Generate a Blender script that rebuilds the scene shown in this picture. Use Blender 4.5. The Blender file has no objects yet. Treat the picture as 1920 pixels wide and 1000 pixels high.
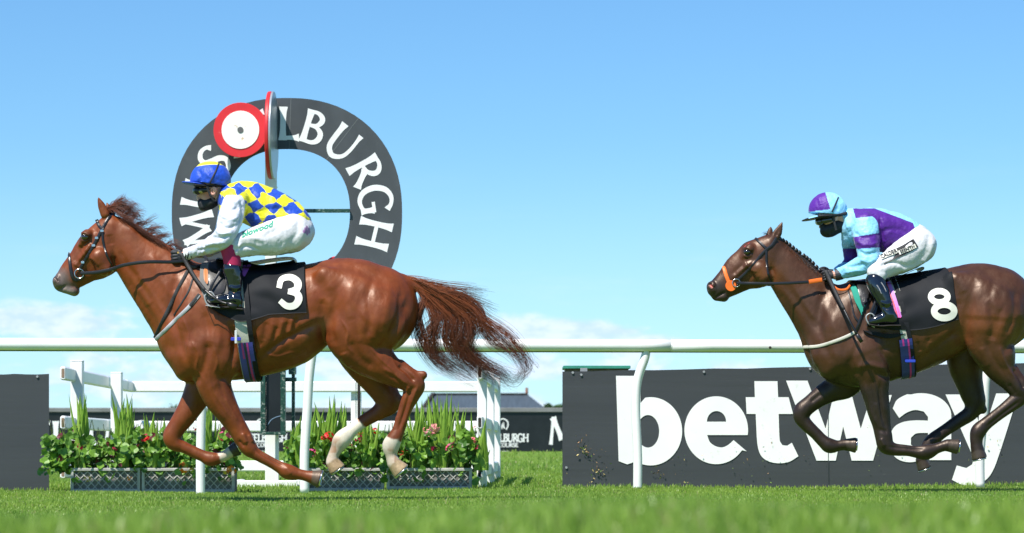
import bpy, bmesh, math, random
import numpy as np
from mathutils import Vector, Matrix
from mathutils.bvhtree import BVHTree
from mathutils.geometry import delaunay_2d_cdt
rad = math.radians
random.seed(7); rng = np.random.default_rng(7)
sc = bpy.context.scene; COLL = sc.collection
# ---------------------------------------------------------------- camera
F, H, HY = 5400.0, 0.40, 830.0          # focal length in pixels of a 1920 wide frame, lens height, horizon row
cam = bpy.data.cameras.new('camera'); co = bpy.data.objects.new('camera', cam); COLL.objects.link(co)
co.location = (0, 0, H); co.rotation_euler = (rad(90), 0, 0)
cam.sensor_width = 36; cam.lens = F*36/1920; cam.shift_y = (HY-500)/1920
cam.clip_start = 0.3; cam.clip_end = 3000
cam.dof.use_dof = True; cam.dof.focus_distance = 21.2; cam.dof.aperture_fstop = 5.0
sc.camera = co
sc.view_settings.view_transform = 'Standard'; sc.view_settings.look = 'None'
sc.view_settings.exposure = 0.55; sc.view_settings.gamma = 1
# ---------------------------------------------------------------- sun and sky
SUN = Vector((-0.34, -0.47, 0.88)).normalized()
el = math.asin(SUN.z); az = math.atan2(SUN.x, SUN.y)
li = bpy.data.lights.new('sun', 'SUN'); li.energy = 5.0; li.angle = rad(0.5); li.color = (1, 0.96, 0.89)
lo = bpy.data.objects.new('sun', li); COLL.objects.link(lo); lo.rotation_euler = SUN.to_track_quat('Z', 'Y').to_euler()
w = bpy.data.worlds.new('World'); sc.world = w; w.use_nodes = True
nt = w.node_tree; nt.nodes.clear()
def N(nt, t, **k):
    n = nt.nodes.new(t)
    for a, b in k.items():
        if a.startswith('i_'):
            n.inputs[a[2:].replace('_', ' ')].default_value = b
        else: setattr(n, a, b)
    return n
def MATH(nt, op, a, b=None, c=None, clamp=False):
    n = nt.nodes.new('ShaderNodeMath'); n.operation = op; n.use_clamp = clamp
    for i, v in enumerate((a, b, c)):
        if v is None: continue
        if isinstance(v, (int, float)): n.inputs[i].default_value = v
        else: nt.links.new(v, n.inputs[i])
    return n.outputs[0]
def MIX(nt, f, a, b, bt='MIX'):
    n = nt.nodes.new('ShaderNodeMix'); n.data_type = 'RGBA'; n.blend_type = bt
    for i, v in ((0, f), (6, a), (7, b)):
        if isinstance(v, (int, float)): n.inputs[i].default_value = v
        elif isinstance(v, (tuple, list)): n.inputs[i].default_value = (*v[:3], 1)
        else: nt.links.new(v, n.inputs[i])
    return n.outputs[2]
def MAPR(nt, v, a, b, c=0.0, d=1.0, smooth=True):
    n = nt.nodes.new('ShaderNodeMapRange'); n.interpolation_type = 'SMOOTHSTEP' if smooth else 'LINEAR'
    nt.links.new(v, n.inputs[0])
    for i, x in enumerate((a, b, c, d)): n.inputs[i+1].default_value = x
    return n.outputs[0]
sky = N(nt, 'ShaderNodeTexSky'); sky.sky_type = 'NISHITA'; sky.sun_disc = False
sky.sun_elevation = el; sky.sun_rotation = az; sky.altitude = 0
sky.air_density = 1.0; sky.dust_density = 0.0; sky.ozone_density = 3.0
tc = N(nt, 'ShaderNodeTexCoord'); sp = N(nt, 'ShaderNodeSeparateXYZ'); nt.links.new(tc.outputs['Generated'], sp.inputs[0])
blue = MIX(nt, 1.0, sky.outputs[0], (0.61, 0.95, 1.23), 'MULTIPLY')        # the clear saturated blue of a washed northern sky
U_ = MATH(nt, 'DIVIDE', sp.outputs[0], MATH(nt, 'MAXIMUM', sp.outputs[1], .05)); V_ = MATH(nt, 'DIVIDE', sp.outputs[2], MATH(nt, 'MAXIMUM', sp.outputs[1], .05))
def sky_noise(sx, sz, ox, oz, det=8., ro=.55, dist=0.):
    cb = N(nt, 'ShaderNodeCombineXYZ'); nt.links.new(MATH(nt, 'MULTIPLY_ADD', U_, sx, ox), cb.inputs[0]); nt.links.new(MATH(nt, 'MULTIPLY_ADD', V_, sz, oz), cb.inputs[1])
    n = N(nt, 'ShaderNodeTexNoise', i_Scale=1.0, i_Detail=det, i_Roughness=ro, i_Distortion=dist); nt.links.new(cb.outputs[0], n.inputs['Vector']); return n.outputs[0]
# cumulus banks low over the horizon: direction (tangent), half width, half height, weight
field = None
for (u0, v0, su, sv, wt) in [(-.160, .0425, .034, .0070, .95), (-.135, .036, .026, .005, .6), (.020, .0385, .030, .0052, .95), (.045, .034, .034, .0045, .8), (-.02, .026, .20, .0075, .62), (.13, .026, .09, .008, .50), (-.13, .020, .10, .009, .55), (.02, .013, .25, .006, .5), (-.33, .045, .05, .01, .9), (.32, .05, .06, .012, .9)]:
    q = MATH(nt, 'ADD', MATH(nt, 'POWER', MATH(nt, 'ABSOLUTE', MATH(nt, 'DIVIDE', MATH(nt, 'SUBTRACT', U_, u0), su)), 2.), MATH(nt, 'POWER', MATH(nt, 'ABSOLUTE', MATH(nt, 'DIVIDE', MATH(nt, 'SUBTRACT', V_, v0), sv)), 2.))
    e = MATH(nt, 'MULTIPLY', MATH(nt, 'EXPONENT', MATH(nt, 'MULTIPLY', q, -1.)), wt); field = e if field is None else MATH(nt, 'MAXIMUM', field, e)
nA = sky_noise(34, 80, 3.3, 1.2, 9., .58, .3); nB = sky_noise(90, 190, 8.3, 5.1, 6., .6); nC = sky_noise(9, 70, 1.1, 7.7, 7., .6)
val = MATH(nt, 'ADD', field, MATH(nt, 'ADD', MATH(nt, 'MULTIPLY', MATH(nt, 'SUBTRACT', nA, .5), 1.9), MATH(nt, 'MULTIPLY', MATH(nt, 'SUBTRACT', nB, .5), .45)))
cm = MATH(nt, 'MULTIPLY', MAPR(nt, val, .25, .66), MAPR(nt, MATH(nt, 'ADD', V_, MATH(nt, 'MULTIPLY', nA, .006)),   .048, .060, .80, 0.0))
wisp = MATH(nt, 'MULTIPLY', MATH(nt, 'MULTIPLY', MAPR(nt, nC, .50, .78), MAPR(nt, V_, 0.02, 0.12, 1.0, 0.0)), 0.22)
cl = MATH(nt, 'MAXIMUM', cm, wisp)
cloudc = MIX(nt, MAPR(nt, MATH(nt, 'ADD', nB, MATH(nt, 'MULTIPLY', nA, .6)), .62, .98), (5.8, 7.4, 9.9), (8.2, 9.0, 10.2))
blue = MIX(nt, MAPR(nt, V_, 0., .11, .42, 0.), blue, (6.0, 9.2, 11.6))
skyc = MIX(nt, cl, blue, cloudc)
bg = N(nt, 'ShaderNodeBackground', i_Strength=0.080); nt.links.new(skyc, bg.inputs[0])
ow = N(nt, 'ShaderNodeOutputWorld'); nt.links.new(bg.outputs[0], ow.inputs[0])

# ---------------------------------------------------------------- helpers
def P(px, py, y):
    return np.array([(px-960.0)/F*y, y, H+(HY-py)/F*y])
def ground(x, y):
    x = np.asarray(x, float); y = np.asarray(y, float)
    z = 0.0062*np.clip(x, -30, 30)*np.clip((y-9)/8, 0, 1)*np.clip((60-y)/20, 0, 1)
    z = z + 0.262*np.exp(-((y-4.6)/1.9)**2)*(1+0.025*np.sin(x*3.1+1)+0.02*np.sin(x*9.3))
    z = z + 0.012*np.sin(x*1.3+y*0.7)*np.sin(y*0.45+0.4)*np.clip((y-8)/8, 0, 1)
    z = z + 0.22*np.clip((y-52)/8, 0, 1)**2*(y < 80)
    return z
def npw(v): return np.asarray(v, dtype=np.float64)
BASE = {}
def root(name, label, cat, base, group=None, kind=None):
    o = bpy.data.objects.new(name, None); COLL.objects.link(o); o.location = [float(c) for c in base]; o.empty_display_size = .1
    o['label'] = label; o['category'] = cat
    if group: o['group'] = group
    if kind: o['kind'] = kind
    BASE[o.name] = npw(base); return o
def mk(name, V, Fc, mat, parent=None, smooth=False, cols=None, label=None, cat=None, group=None, kind=None, base=None, fm=None):
    V = npw(V).reshape(-1, 3)
    b = BASE[parent.name] if parent else (npw(base) if base is not None else np.zeros(3))
    me = bpy.data.meshes.new(name)
    L = V-b
    if isinstance(Fc, np.ndarray):
        n, k = Fc.shape
        me.vertices.add(len(L)); me.vertices.foreach_set('co', L.astype(np.float32).ravel())
        me.loops.add(n*k); me.loops.foreach_set('vertex_index', Fc.astype(np.int32).ravel())
        me.polygons.add(n); me.polygons.foreach_set('loop_start', np.arange(0, n*k, k, dtype=np.int32))
        me.update(calc_edges=True)
    else:
        me.from_pydata(L.tolist(), [], [list(f) for f in Fc])
    if smooth: me.polygons.foreach_set('use_smooth', np.ones(len(me.polygons), bool))
    if cols is not None:
        ca = me.color_attributes.new('Col', 'FLOAT_COLOR', 'POINT')
        c4 = np.ones((len(V), 4), np.float32); c4[:, :np.shape(cols)[1]] = cols; ca.data.foreach_set('color', c4.ravel())
    mats = mat if isinstance(mat, (list, tuple)) else [mat]
    for m in mats: me.materials.append(m)
    if fm is not None: me.polygons.foreach_set('material_index', np.asarray(fm, np.int32))
    me.update()
    o = bpy.data.objects.new(name, me); COLL.objects.link(o)
    if parent: o.parent = parent
    else: o.location = b
    BASE[o.name] = b if (parent is None or parent.type != 'EMPTY') else BASE[parent.name]
    if label: o['label'] = label
    if cat: o['category'] = cat
    if group: o['group'] = group
    if kind: o['kind'] = kind
    return o
class MB:
    def __init__(s): s.V = []; s.F = []; s.C = []; s.R = []; s.n = 0
    def add(s, V, Fc, c=None):
        V = npw(V).reshape(-1, 3); s.V.append(V); f0 = len(s.F); s.F += [tuple(int(i)+s.n for i in f) for f in Fc]; s.R.append((f0, len(s.F))); s.n += len(V)
        s.C.append(np.tile(npw(c if c is not None else (1, 1, 1)), (len(V), 1)))
    def box(s, lo, hi, bev=0.0, c=None): s.beam(((lo[0]+hi[0])/2, lo[1], (lo[2]+hi[2])/2), ((lo[0]+hi[0])/2, hi[1], (lo[2]+hi[2])/2), hi[0]-lo[0], hi[2]-lo[2], bev, c)
    def beam(s, p0, p1, w_, h_, bev=0.0, c=None, up=(0, 0, 1)):      # bar of section w x h with chamfered edges
        p0 = npw(p0); p1 = npw(p1); d = p1-p0; Ln = np.linalg.norm(d); d = d/Ln
        u = npw(up); a = np.cross(d, u); a /= np.linalg.norm(a); b = np.cross(a, d)
        b_ = min(bev, w_*.45, h_*.45)
        def ring(o, e):
            W = w_/2-e; Hh = h_/2-e; q = max(b_-e, 1e-5) if b_ > 0 else 0
            if b_ > 0: pts = [(W-q, -Hh), (W, -Hh+q), (W, Hh-q), (W-q, Hh), (-W+q, Hh), (-W, Hh-q), (-W, -Hh+q), (-W+q, -Hh)]
            else: pts = [(W, -Hh), (W, Hh), (-W, Hh), (-W, -Hh)]
            return [o+a*x+b*y for x, y in pts]
        e = b_*.6
        rs = [ring(p0, e), ring(p0+d*e, 0), ring(p1-d*e, 0), ring(p1, e)] if b_ > 0 else [ring(p0, 0), ring(p1, 0)]
        k = len(rs[0]); V = [p for r in rs for p in r]; Fc = []
        for i in range(len(rs)-1):
            for j in range(k): Fc.append((i*k+j, i*k+(j+1) % k, (i+1)*k+(j+1) % k, (i+1)*k+j))
        Fc.append(tuple(range(k))[::-1]); Fc.append(tuple((len(rs)-1)*k+j for j in range(k)))
        s.add(V, Fc, c)
    def tube(s, pts, r, k=12, c=None, cap=True, up=(0, 1, 0), flat=1.0):
        pts = npw(pts); n = len(pts); r = np.broadcast_to(npw(r), (n,))
        t = np.gradient(pts, axis=0); t /= np.linalg.norm(t, axis=1)[:, None]
        a = np.cross(t, npw(up)); ln = np.linalg.norm(a, axis=1)[:, None]; a = np.where(ln > 1e-4, a/np.maximum(ln, 1e-6), np.array([1., 0, 0])); b = np.cross(a, t)
        an = np.arange(k)*2*np.pi/k
        V = (pts[:, None, :]+r[:, None, None]*(np.cos(an)[None, :, None]*a[:, None, :]+flat*np.sin(an)[None, :, None]*b[:, None, :])).reshape(-1, 3)
        Fc = [(i*k+j, i*k+(j+1) % k, (i+1)*k+(j+1) % k, (i+1)*k+j) for i in range(n-1) for j in range(k)]
        if cap: Fc += [tuple(range(k))[::-1], tuple((n-1)*k+j for j in range(k))]
        s.add(V, Fc, c)
    def disc(s, c0, n_, r, th, k=48, c=None, r2=None):
        n_ = npw(n_); n_ = n_/np.linalg.norm(n_)
        s.tube([npw(c0)-n_*th/2, npw(c0)-n_*th*.3, npw(c0)+n_*th*.3, npw(c0)+n_*th/2], [r-.15*th, r, r, r-.15*th], k, c, up=(0, 0, 1) if abs(n_[2]) < .9 else (0, 1, 0))
    def build_each(s, name, mat, parent=None, smooth=False, **k):
        off = 0; out = []
        for V, C, (f0, f1) in zip(s.V, s.C, s.R):
            out.append(mk(name, V, [tuple(i-off for i in f) for f in s.F[f0:f1]], mat, parent, smooth, cols=C, **k)); off += len(V)
        return out
    def build(s, name, mat, parent=None, smooth=False, **k):
        return mk(name, np.vstack(s.V), s.F, mat, parent, smooth, cols=np.vstack(s.C), **k)
def catmull(P_, n=6):
    P_ = npw(P_); Q = np.vstack([2*P_[0]-P_[1], P_, 2*P_[-1]-P_[-2]]); out = []
    for i in range(1, len(Q)-2):
        for t in np.arange(n)/n:
            a, b, c, d = Q[i-1], Q[i], Q[i+1], Q[i+2]
            out.append(.5*((2*b)+(-a+c)*t+(2*a-5*b+4*c-d)*t*t+(-a+3*b-3*c+d)*t**3))
    out.append(P_[-1]); return np.array(out)
def smooth_by_angle(o, deg=35):
    me = o.data
    me.polygons.foreach_set('use_smooth', np.ones(len(me.polygons), bool))
    me.set_sharp_from_angle(angle=rad(deg))
# ---------------------------------------------------------------- materials
def material(name, col=None, rough=.5, spec=.5, metal=0., attr=False, nscale=0, namt=0., bump=0., bscale=60, coat=0., sheen=0., trans=0., dirt=None, stretch=(1, 1, 1), sss=0., bdist=.01, det=4., coatr=.1):
    m = bpy.data.materials.new(name); m.use_nodes = True; t = m.node_tree; b = t.nodes['Principled BSDF']
    b.inputs['Roughness'].default_value = rough; b.inputs['Specular IOR Level'].default_value = spec; b.inputs['Metallic'].default_value = metal
    b.inputs['Coat Weight'].default_value = coat; b.inputs['Coat Roughness'].default_value = coatr
    b.inputs['Sheen Weight'].default_value = sheen; b.inputs['Sheen Roughness'].default_value = .4
    tcn = N(t, 'ShaderNodeTexCoord'); mpn = N(t, 'ShaderNodeMapping'); t.links.new(tcn.outputs['Object'], mpn.inputs[0]); mpn.inputs['Scale'].default_value = stretch
    src = None
    if attr:
        a = N(t, 'ShaderNodeAttribute', attribute_name='Col'); src = a.outputs['Color']
        if col: src = MIX(t, 1., src, col, 'MULTIPLY')
    if nscale:
        n = N(t, 'ShaderNodeTexNoise', i_Scale=float(nscale), i_Detail=det, i_Roughness=.6); t.links.new(mpn.outputs[0], n.inputs['Vector'])
        v = MAPR(t, n.outputs[0], .3, .7, 1-namt, 1+namt, False)
        cb = N(t, 'ShaderNodeCombineColor')
        for i in range(3): t.links.new(v, cb.inputs[i])
        src = MIX(t, 1., src if src is not None else col, cb.outputs[0], 'MULTIPLY')
    if dirt:
        dc, ds, lo_, hi_, am = dirt
        n = N(t, 'ShaderNodeTexNoise', i_Scale=float(ds), i_Detail=6., i_Roughness=.65); t.links.new(mpn.outputs[0], n.inputs['Vector'])
        f = MATH(t, 'MULTIPLY', MAPR(t, n.outputs[0], lo_, hi_), am)
        src = MIX(t, f, src if src is not None else col, dc)
    if src is not None: t.links.new(src, b.inputs['Base Color'])
    else: b.inputs['Base Color'].default_value = (*col, 1)
    if bump:
        n = N(t, 'ShaderNodeTexNoise', i_Scale=float(bscale), i_Detail=5., i_Roughness=.6); t.links.new(mpn.outputs[0], n.inputs['Vector'])
        bp = N(t, 'ShaderNodeBump', i_Strength=bump, i_Distance=bdist); t.links.new(n.outputs[0], bp.inputs['Height']); t.links.new(bp.outputs[0], b.inputs['Normal'])
    if sss: b.inputs['Subsurface Weight'].default_value = sss; b.inputs['Subsurface Radius'].default_value = (.01, .004, .002)
    if trans:
        out = t.nodes['Material Output']; tr = N(t, 'ShaderNodeBsdfTranslucent'); mx = N(t, 'ShaderNodeMixShader'); mx.inputs[0].default_value = trans
        if src is not None: t.links.new(src, tr.inputs[0])
        else: tr.inputs[0].default_value = (*col, 1)
        t.links.new(b.outputs[0], mx.inputs[1]); t.links.new(tr.outputs[0], mx.inputs[2]); t.links.new(mx.outputs[0], out.inputs[0])
    return m
M = {}
M['white'] = material('white_plastic', (.80, .80, .79), .38, nscale=3, namt=.05, dirt=((.42, .44, .34), 5, .58, .8, .35), bump=.05, bscale=40)
M['whitep'] = material('white_paint', (.78, .78, .76), .5, nscale=3, namt=.05, dirt=((.35, .33, .24), 7, .55, .8, .4))
M['sign'] = material('sign_paint', (.80, .80, .79), .45, nscale=2.5, namt=.04, dirt=((.3, .3, .28), 9, .62, .8, .5))
M['slate'] = material('arch_paint', (.052, .058, .064), .55, nscale=2, namt=.25, dirt=((.2, .21, .21), 2.2, .56, .82, .5), stretch=(1, 1, .6))
M['black'] = material('black_paint', (.012, .013, .015), .35, nscale=4, namt=.3, dirt=((.25, .25, .25), 60, .74, .8, .6))
M['hole'] = material('dark_inside', (.015, .012, .01), .8)
M['green'] = material('green_steel', (.012, .05, .035), .4, nscale=20, namt=.3, dirt=((.35, .38, .33), 45, .53, .66, .8))
M['red'] = material('red_paint', (.62, .02, .025), .4, nscale=4, namt=.1, dirt=((.7, .25, .2), 14, .6, .8, .4))
M['discw'] = material('disc_white_paint', (.78, .77, .73), .45, nscale=3, namt=.03, dirt=((.45, .22, .04), 16, .60, .70, .8))
M['grey'] = material('galvanised_steel', (.36, .37, .38), .45, metal=.3, nscale=8, namt=.15)
M['attr'] = material('painted', None, .5, attr=True)
def board_mat():
    m = material('corrugated_board', (.044, .047, .053), .45, spec=.5, nscale=1.3, namt=.10, stretch=(.25, 1, 3), dirt=((.2, .2, .19), 30, .66, .76, .35))
    t = m.node_tree; b = t.nodes['Principled BSDF']
    tcn = N(t, 'ShaderNodeTexCoord'); s = N(t, 'ShaderNodeSeparateXYZ'); t.links.new(tcn.outputs['Object'], s.inputs[0])
    wv = MATH(t, 'SINE', MATH(t, 'MULTIPLY', s.outputs[2], 620.0))
    n = N(t, 'ShaderNodeTexNoise', i_Scale=3., i_Detail=3.); mpn = N(t, 'ShaderNodeMapping'); mpn.inputs['Scale'].default_value = (.3, 1, 9); t.links.new(tcn.outputs['Object'], mpn.inputs[0]); t.links.new(mpn.outputs[0], n.inputs['Vector'])
    h = MATH(t, 'ADD', MATH(t, 'MULTIPLY', wv, .15), MATH(t, 'MULTIPLY', n.outputs[0], 1.6))
    bp = N(t, 'ShaderNodeBump', i_Strength=.2, i_Distance=.003); t.links.new(h, bp.inputs['Height']); t.links.new(bp.outputs[0], b.inputs['Normal'])
    return m
M['board'] = board_mat()
# ---------------------------------------------------------------- ground and grass
def build_ground():
    xs = np.concatenate([[-900, -300, -120, -60, -30], np.linspace(-14, 14, 141), [30, 60, 120, 300, 900]])
    ys = np.concatenate([[-40, -5, 0], np.linspace(1, 34, 166), np.linspace(36, 84, 49), [100, 140, 200, 400, 900, 1900]])
    X, Y = np.meshgrid(xs, ys, indexing='ij'); V = np.stack([X, Y, ground(X, Y)], -1).reshape(-1, 3)
    a, b = len(xs), len(ys); i = np.arange(a*b).reshape(a, b)
    Fq = np.stack([i[:-1, :-1], i[1:, :-1], i[1:, 1:], i[:-1, 1:]], -1).reshape(-1, 4)
    m = material('turf', (.11, .20, .028), .9, spec=.2, nscale=2.2, namt=.22, bump=.6, bscale=45, dirt=((.16, .15, .05), .6, .5, .75, .5), det=8.)
    mk('ground', V, Fq, m, smooth=True, kind='structure')
build_ground()
def blades(n, xr, yr, hmin, hmax, wd, seed, fan=True, lean=.5):
    r = np.random.default_rng(seed)
    y = yr[0]+(yr[1]-yr[0])*r.random(n)
    if fan: x = (r.random(n)*2-1)*(y*.225+.5)
    else: x = xr[0]+(xr[1]-xr[0])*r.random(n)
    z = ground(x, y)-.004
    pn = .5+.5*np.sin(x*2.1+y*1.7+seed)*np.sin(x*.7-y*2.9)
    h = (hmin+(hmax-hmin)*r.random(n)**1.4)*(.75+.5*pn)
    w_ = wd*(.6+.8*r.random(n))*(1+y/60)
    an = r.random(n)*2*np.pi; ln = lean*(r.random(n)**.8)
    d = np.stack([np.cos(an), np.sin(an)], -1)
    an2 = r.normal(0, .6, n); sx, sy = np.cos(an2), np.sin(an2)      # blade width mostly across the view
    def pt(t, s, wm):
        return np.stack([x+d[:, 0]*ln*h*t*t+sx*s*w_*wm, y+d[:, 1]*ln*h*t*t+sy*s*w_*wm, z+h*t*(1-.25*ln*t)], -1)
    V = np.stack([pt(0, -.5, 1), pt(0, .5, 1), pt(.6, -.5, .75), pt(.6, .5, .75), pt(1, 0, 0)], 1).reshape(-1, 3)
    i = np.arange(n)[:, None]*5
    T = np.concatenate([i+np.array([[0, 1, 3]]), i+np.array([[0, 3, 2]]), i+np.array([[2, 3, 4]])], 0)
    g = r.random(n); k = r.random(n)
    patch = .5+.5*np.sin(x*1.7+1.3*np.sin(y*.8))*np.cos(y*1.1+x*.6)
    c = np.stack([.145+.11*g+.06*patch, .27+.13*g+.05*patch, .036+.035*g], -1)
    c[y < 9.5] *= 1.04; dry = k > .955; c[dry] = [.36, .33, .14]
    C = np.repeat(c, 5, 0)
    return V, T, C
gm = material('grass_blade', None, .42, spec=.5, attr=True, trans=.42)
Vs, Ts, Cs, off = [], [], [], 0
for args in [(46000, 0, (2.6, 7.2), .03, .058, .0042, 1), (58000, 0, (7.2, 12.5), .014, .032, .0036, 2), (215000, 0, (12.5, 24.5), .012, .030, .0038, 3),
             (95000, 0, (24.5, 38), .02, .05, .005, 4), (43000, 0, (38, 62), .03, .085, .008, 5)]:
    V, T, C = blades(*args); Vs.append(V); Ts.append(T+off); Cs.append(C); off += len(V)
mk('grass', np.vstack(Vs), np.vstack(Ts), gm, cols=np.vstack(Cs), kind='stuff', label='short mown green turf of the racetrack and verge')

# far-off wood on the horizon
def far_wood():
    r = np.random.default_rng(5); n = 26000
    x = (r.random(n)*2-1)*170; y = 420+r.random(n)*20
    top = 3.6+1.3*np.sin(x*.11)+.9*np.sin(x*.37+1)+.8*np.sin(x*.9+2)
    z = top*r.random(n)**.6
    s = .25+.35*r.random(n); a = r.random((n, 3, 3))*2-1
    V = (np.stack([x, y, z], -1)[:, None, :]+a*s[:, None, None]*np.array([1.2, .6, .8])).reshape(-1, 3)
    g = r.random(n); C = np.repeat(np.stack([.03+.04*g, .06+.05*g, .03+.02*g], -1), 3, 0)
    mk('far_wood', V, np.arange(3*n).reshape(n, 3), material('far_leaves', None, .8, attr=True), cols=C, kind='stuff', label='low dark line of trees on the horizon')
far_wood()
def tree(px, top, D, seed):
    r = np.random.default_rng(seed); b = P(px, 800, D); b[2] = 0; ht = H+(HY-top)/F*D
    t = root('bush_tree', 'small distant tree showing above the black banner beside the dark barn' if seed == 1 else 'small distant dark tree seen low between fence and flowers', 'tree', b)
    m = MB(); m.tube([b, b+[0, 0, ht*.4], b+[.2, 0, ht*.75]], [.22, .16, .06], 8); m.build('trunk', material('bark', (.06, .045, .03), .9, nscale=5, namt=.3), t)
    n = 2600; cc = []
    for k in range(14): cc.append((b+np.array([r.normal(0, ht*.24), r.normal(0, .8), ht*(.45+.45*r.random())]), ht*.09*(1+r.random())))
    i = r.integers(0, 14, n); c0 = np.array([c[0] for c in cc])[i]; rr = np.array([c[1] for c in cc])[i]
    q = r.normal(0, 1, (n, 3)); q /= np.linalg.norm(q, axis=1)[:, None]; p = c0+q*(rr*r.random(n)**.4)[:, None]
    V = (p[:, None, :]+(r.random((n, 3, 3))*2-1)*.16).reshape(-1, 3); g = r.random(n)
    mk('crown', V, np.arange(3*n).reshape(n, 3), M['leafy'], t, cols=np.repeat(np.stack([.03+.04*g, .07+.07*g, .02+.02*g], -1), 3, 0))
M['leafy'] = material('tree_leaves', None, .7, attr=True, trans=.3)
tree(1036, 752, 200, 1); tree(596, 768, 200, 2)
# ---------------------------------------------------------------- dark barn behind the banner
def barn():
    D = 250.; g = lambda px, py, d=D: P(px, py, d)
    b = g(900, 830); b[2] = 0
    t = root('barn', 'low barn with a dark slate blue roof behind the black banner', 'building', b)
    zt = g(0, 743)[2]; ze = g(0, 790)[2]; x0, x1 = g(812, 0)[0], g(990, 0)[0]; xr = g(1048, 0)[0]; xl = g(772, 0)[0]
    V = [(xl, D-3, ze), (xr, D-3, ze), (xr, D+6, ze), (xl, D+6, ze), (x0, D+1.5, zt), (x1, D+1.5, zt)]
    V2 = [(a, c, e+.15) for a, c, e in V]
    mk('roof', V+V2, [(0, 1, 5, 4), (1, 2, 5), (2, 3, 4, 5), (3, 0, 4), (6, 7, 11, 10), (7, 8, 11), (8, 9, 10, 11), (9, 6, 10), (0, 1, 7, 6), (1, 2, 8, 7), (2, 3, 9, 8), (3, 0, 6, 9)],
       material('roof_sheet', (.055, .075, .095), .5, nscale=.6, namt=.2, stretch=(8, 1, 1)), t)
    m = MB(); m.box((xl+.4, D-2.6, 0), (xr-.4, D+5.6, ze-.02)); m.build('wall', material('barn_wall', (.10, .12, .14), .6, nscale=1, namt=.1), t)
    m = MB(); m.beam((xl+.3, D-3.05, ze), (x0, D+1.4, zt+.25), .35, .18); m.beam((x0, D+1.5, zt+.22), (x1, D+1.5, zt+.22), .3, .14); m.build_each('ridge_trim', M['hole'], t)
    m = MB(); m.tube([(x1-.1, D+1.5, zt+.2), (x1-.1, D+1.5, zt+.75)], .12, 8); m.build('finial', material('finial_red', (.3, .12, .08), .7), t)
    m = MB()
    for px in (846, 872, 900): m.box((g(px, 0)[0], D-2.72, g(0, 806)[2]), (g(px+14, 0)[0], D-2.62, g(0, 794)[2]))
    m.build_each('window', material('barn_glass', (.15, .2, .25), .1), t)
barn()
# ---------------------------------------------------------------- flat lettering
def ribbon(mb, pts, w_, fmap, n=0, lift=0., c=None):
    """a stroke of varying width laid through fmap(u, v, lift) -> world"""
    pts = npw(pts); w_ = np.broadcast_to(npw(w_), (len(pts),))
    q = np.column_stack([pts, w_]);
    if n: q = catmull(q, n)
    elif len(q) == 2: q = np.array([q[0]+(q[1]-q[0])*t for t in np.linspace(0, 1, 5)])
    t = np.gradient(q[:, :2], axis=0); t /= np.linalg.norm(t, axis=1)[:, None]+1e-9; nn = np.stack([-t[:, 1], t[:, 0]], -1)
    A = q[:, :2]+nn*q[:, 2:3]/2; B = q[:, :2]-nn*q[:, 2:3]/2
    V = [fmap(*p, lift) for p in A]+[fmap(*p, lift) for p in B]; k = len(q)
    mb.add(V, [(i, i+1, k+i+1, k+i) for i in range(k-1)], c)
def flare(n=5, a=1., b=1.55):
    t = np.linspace(0, 1, n); return a+(b-a)*np.abs(2*t-1)**3
def seg(p, q, n=7): p = npw(p); q = npw(q); return [tuple(p+(q-p)*t) for t in np.linspace(0, 1, n)]
W0 = .19
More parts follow.
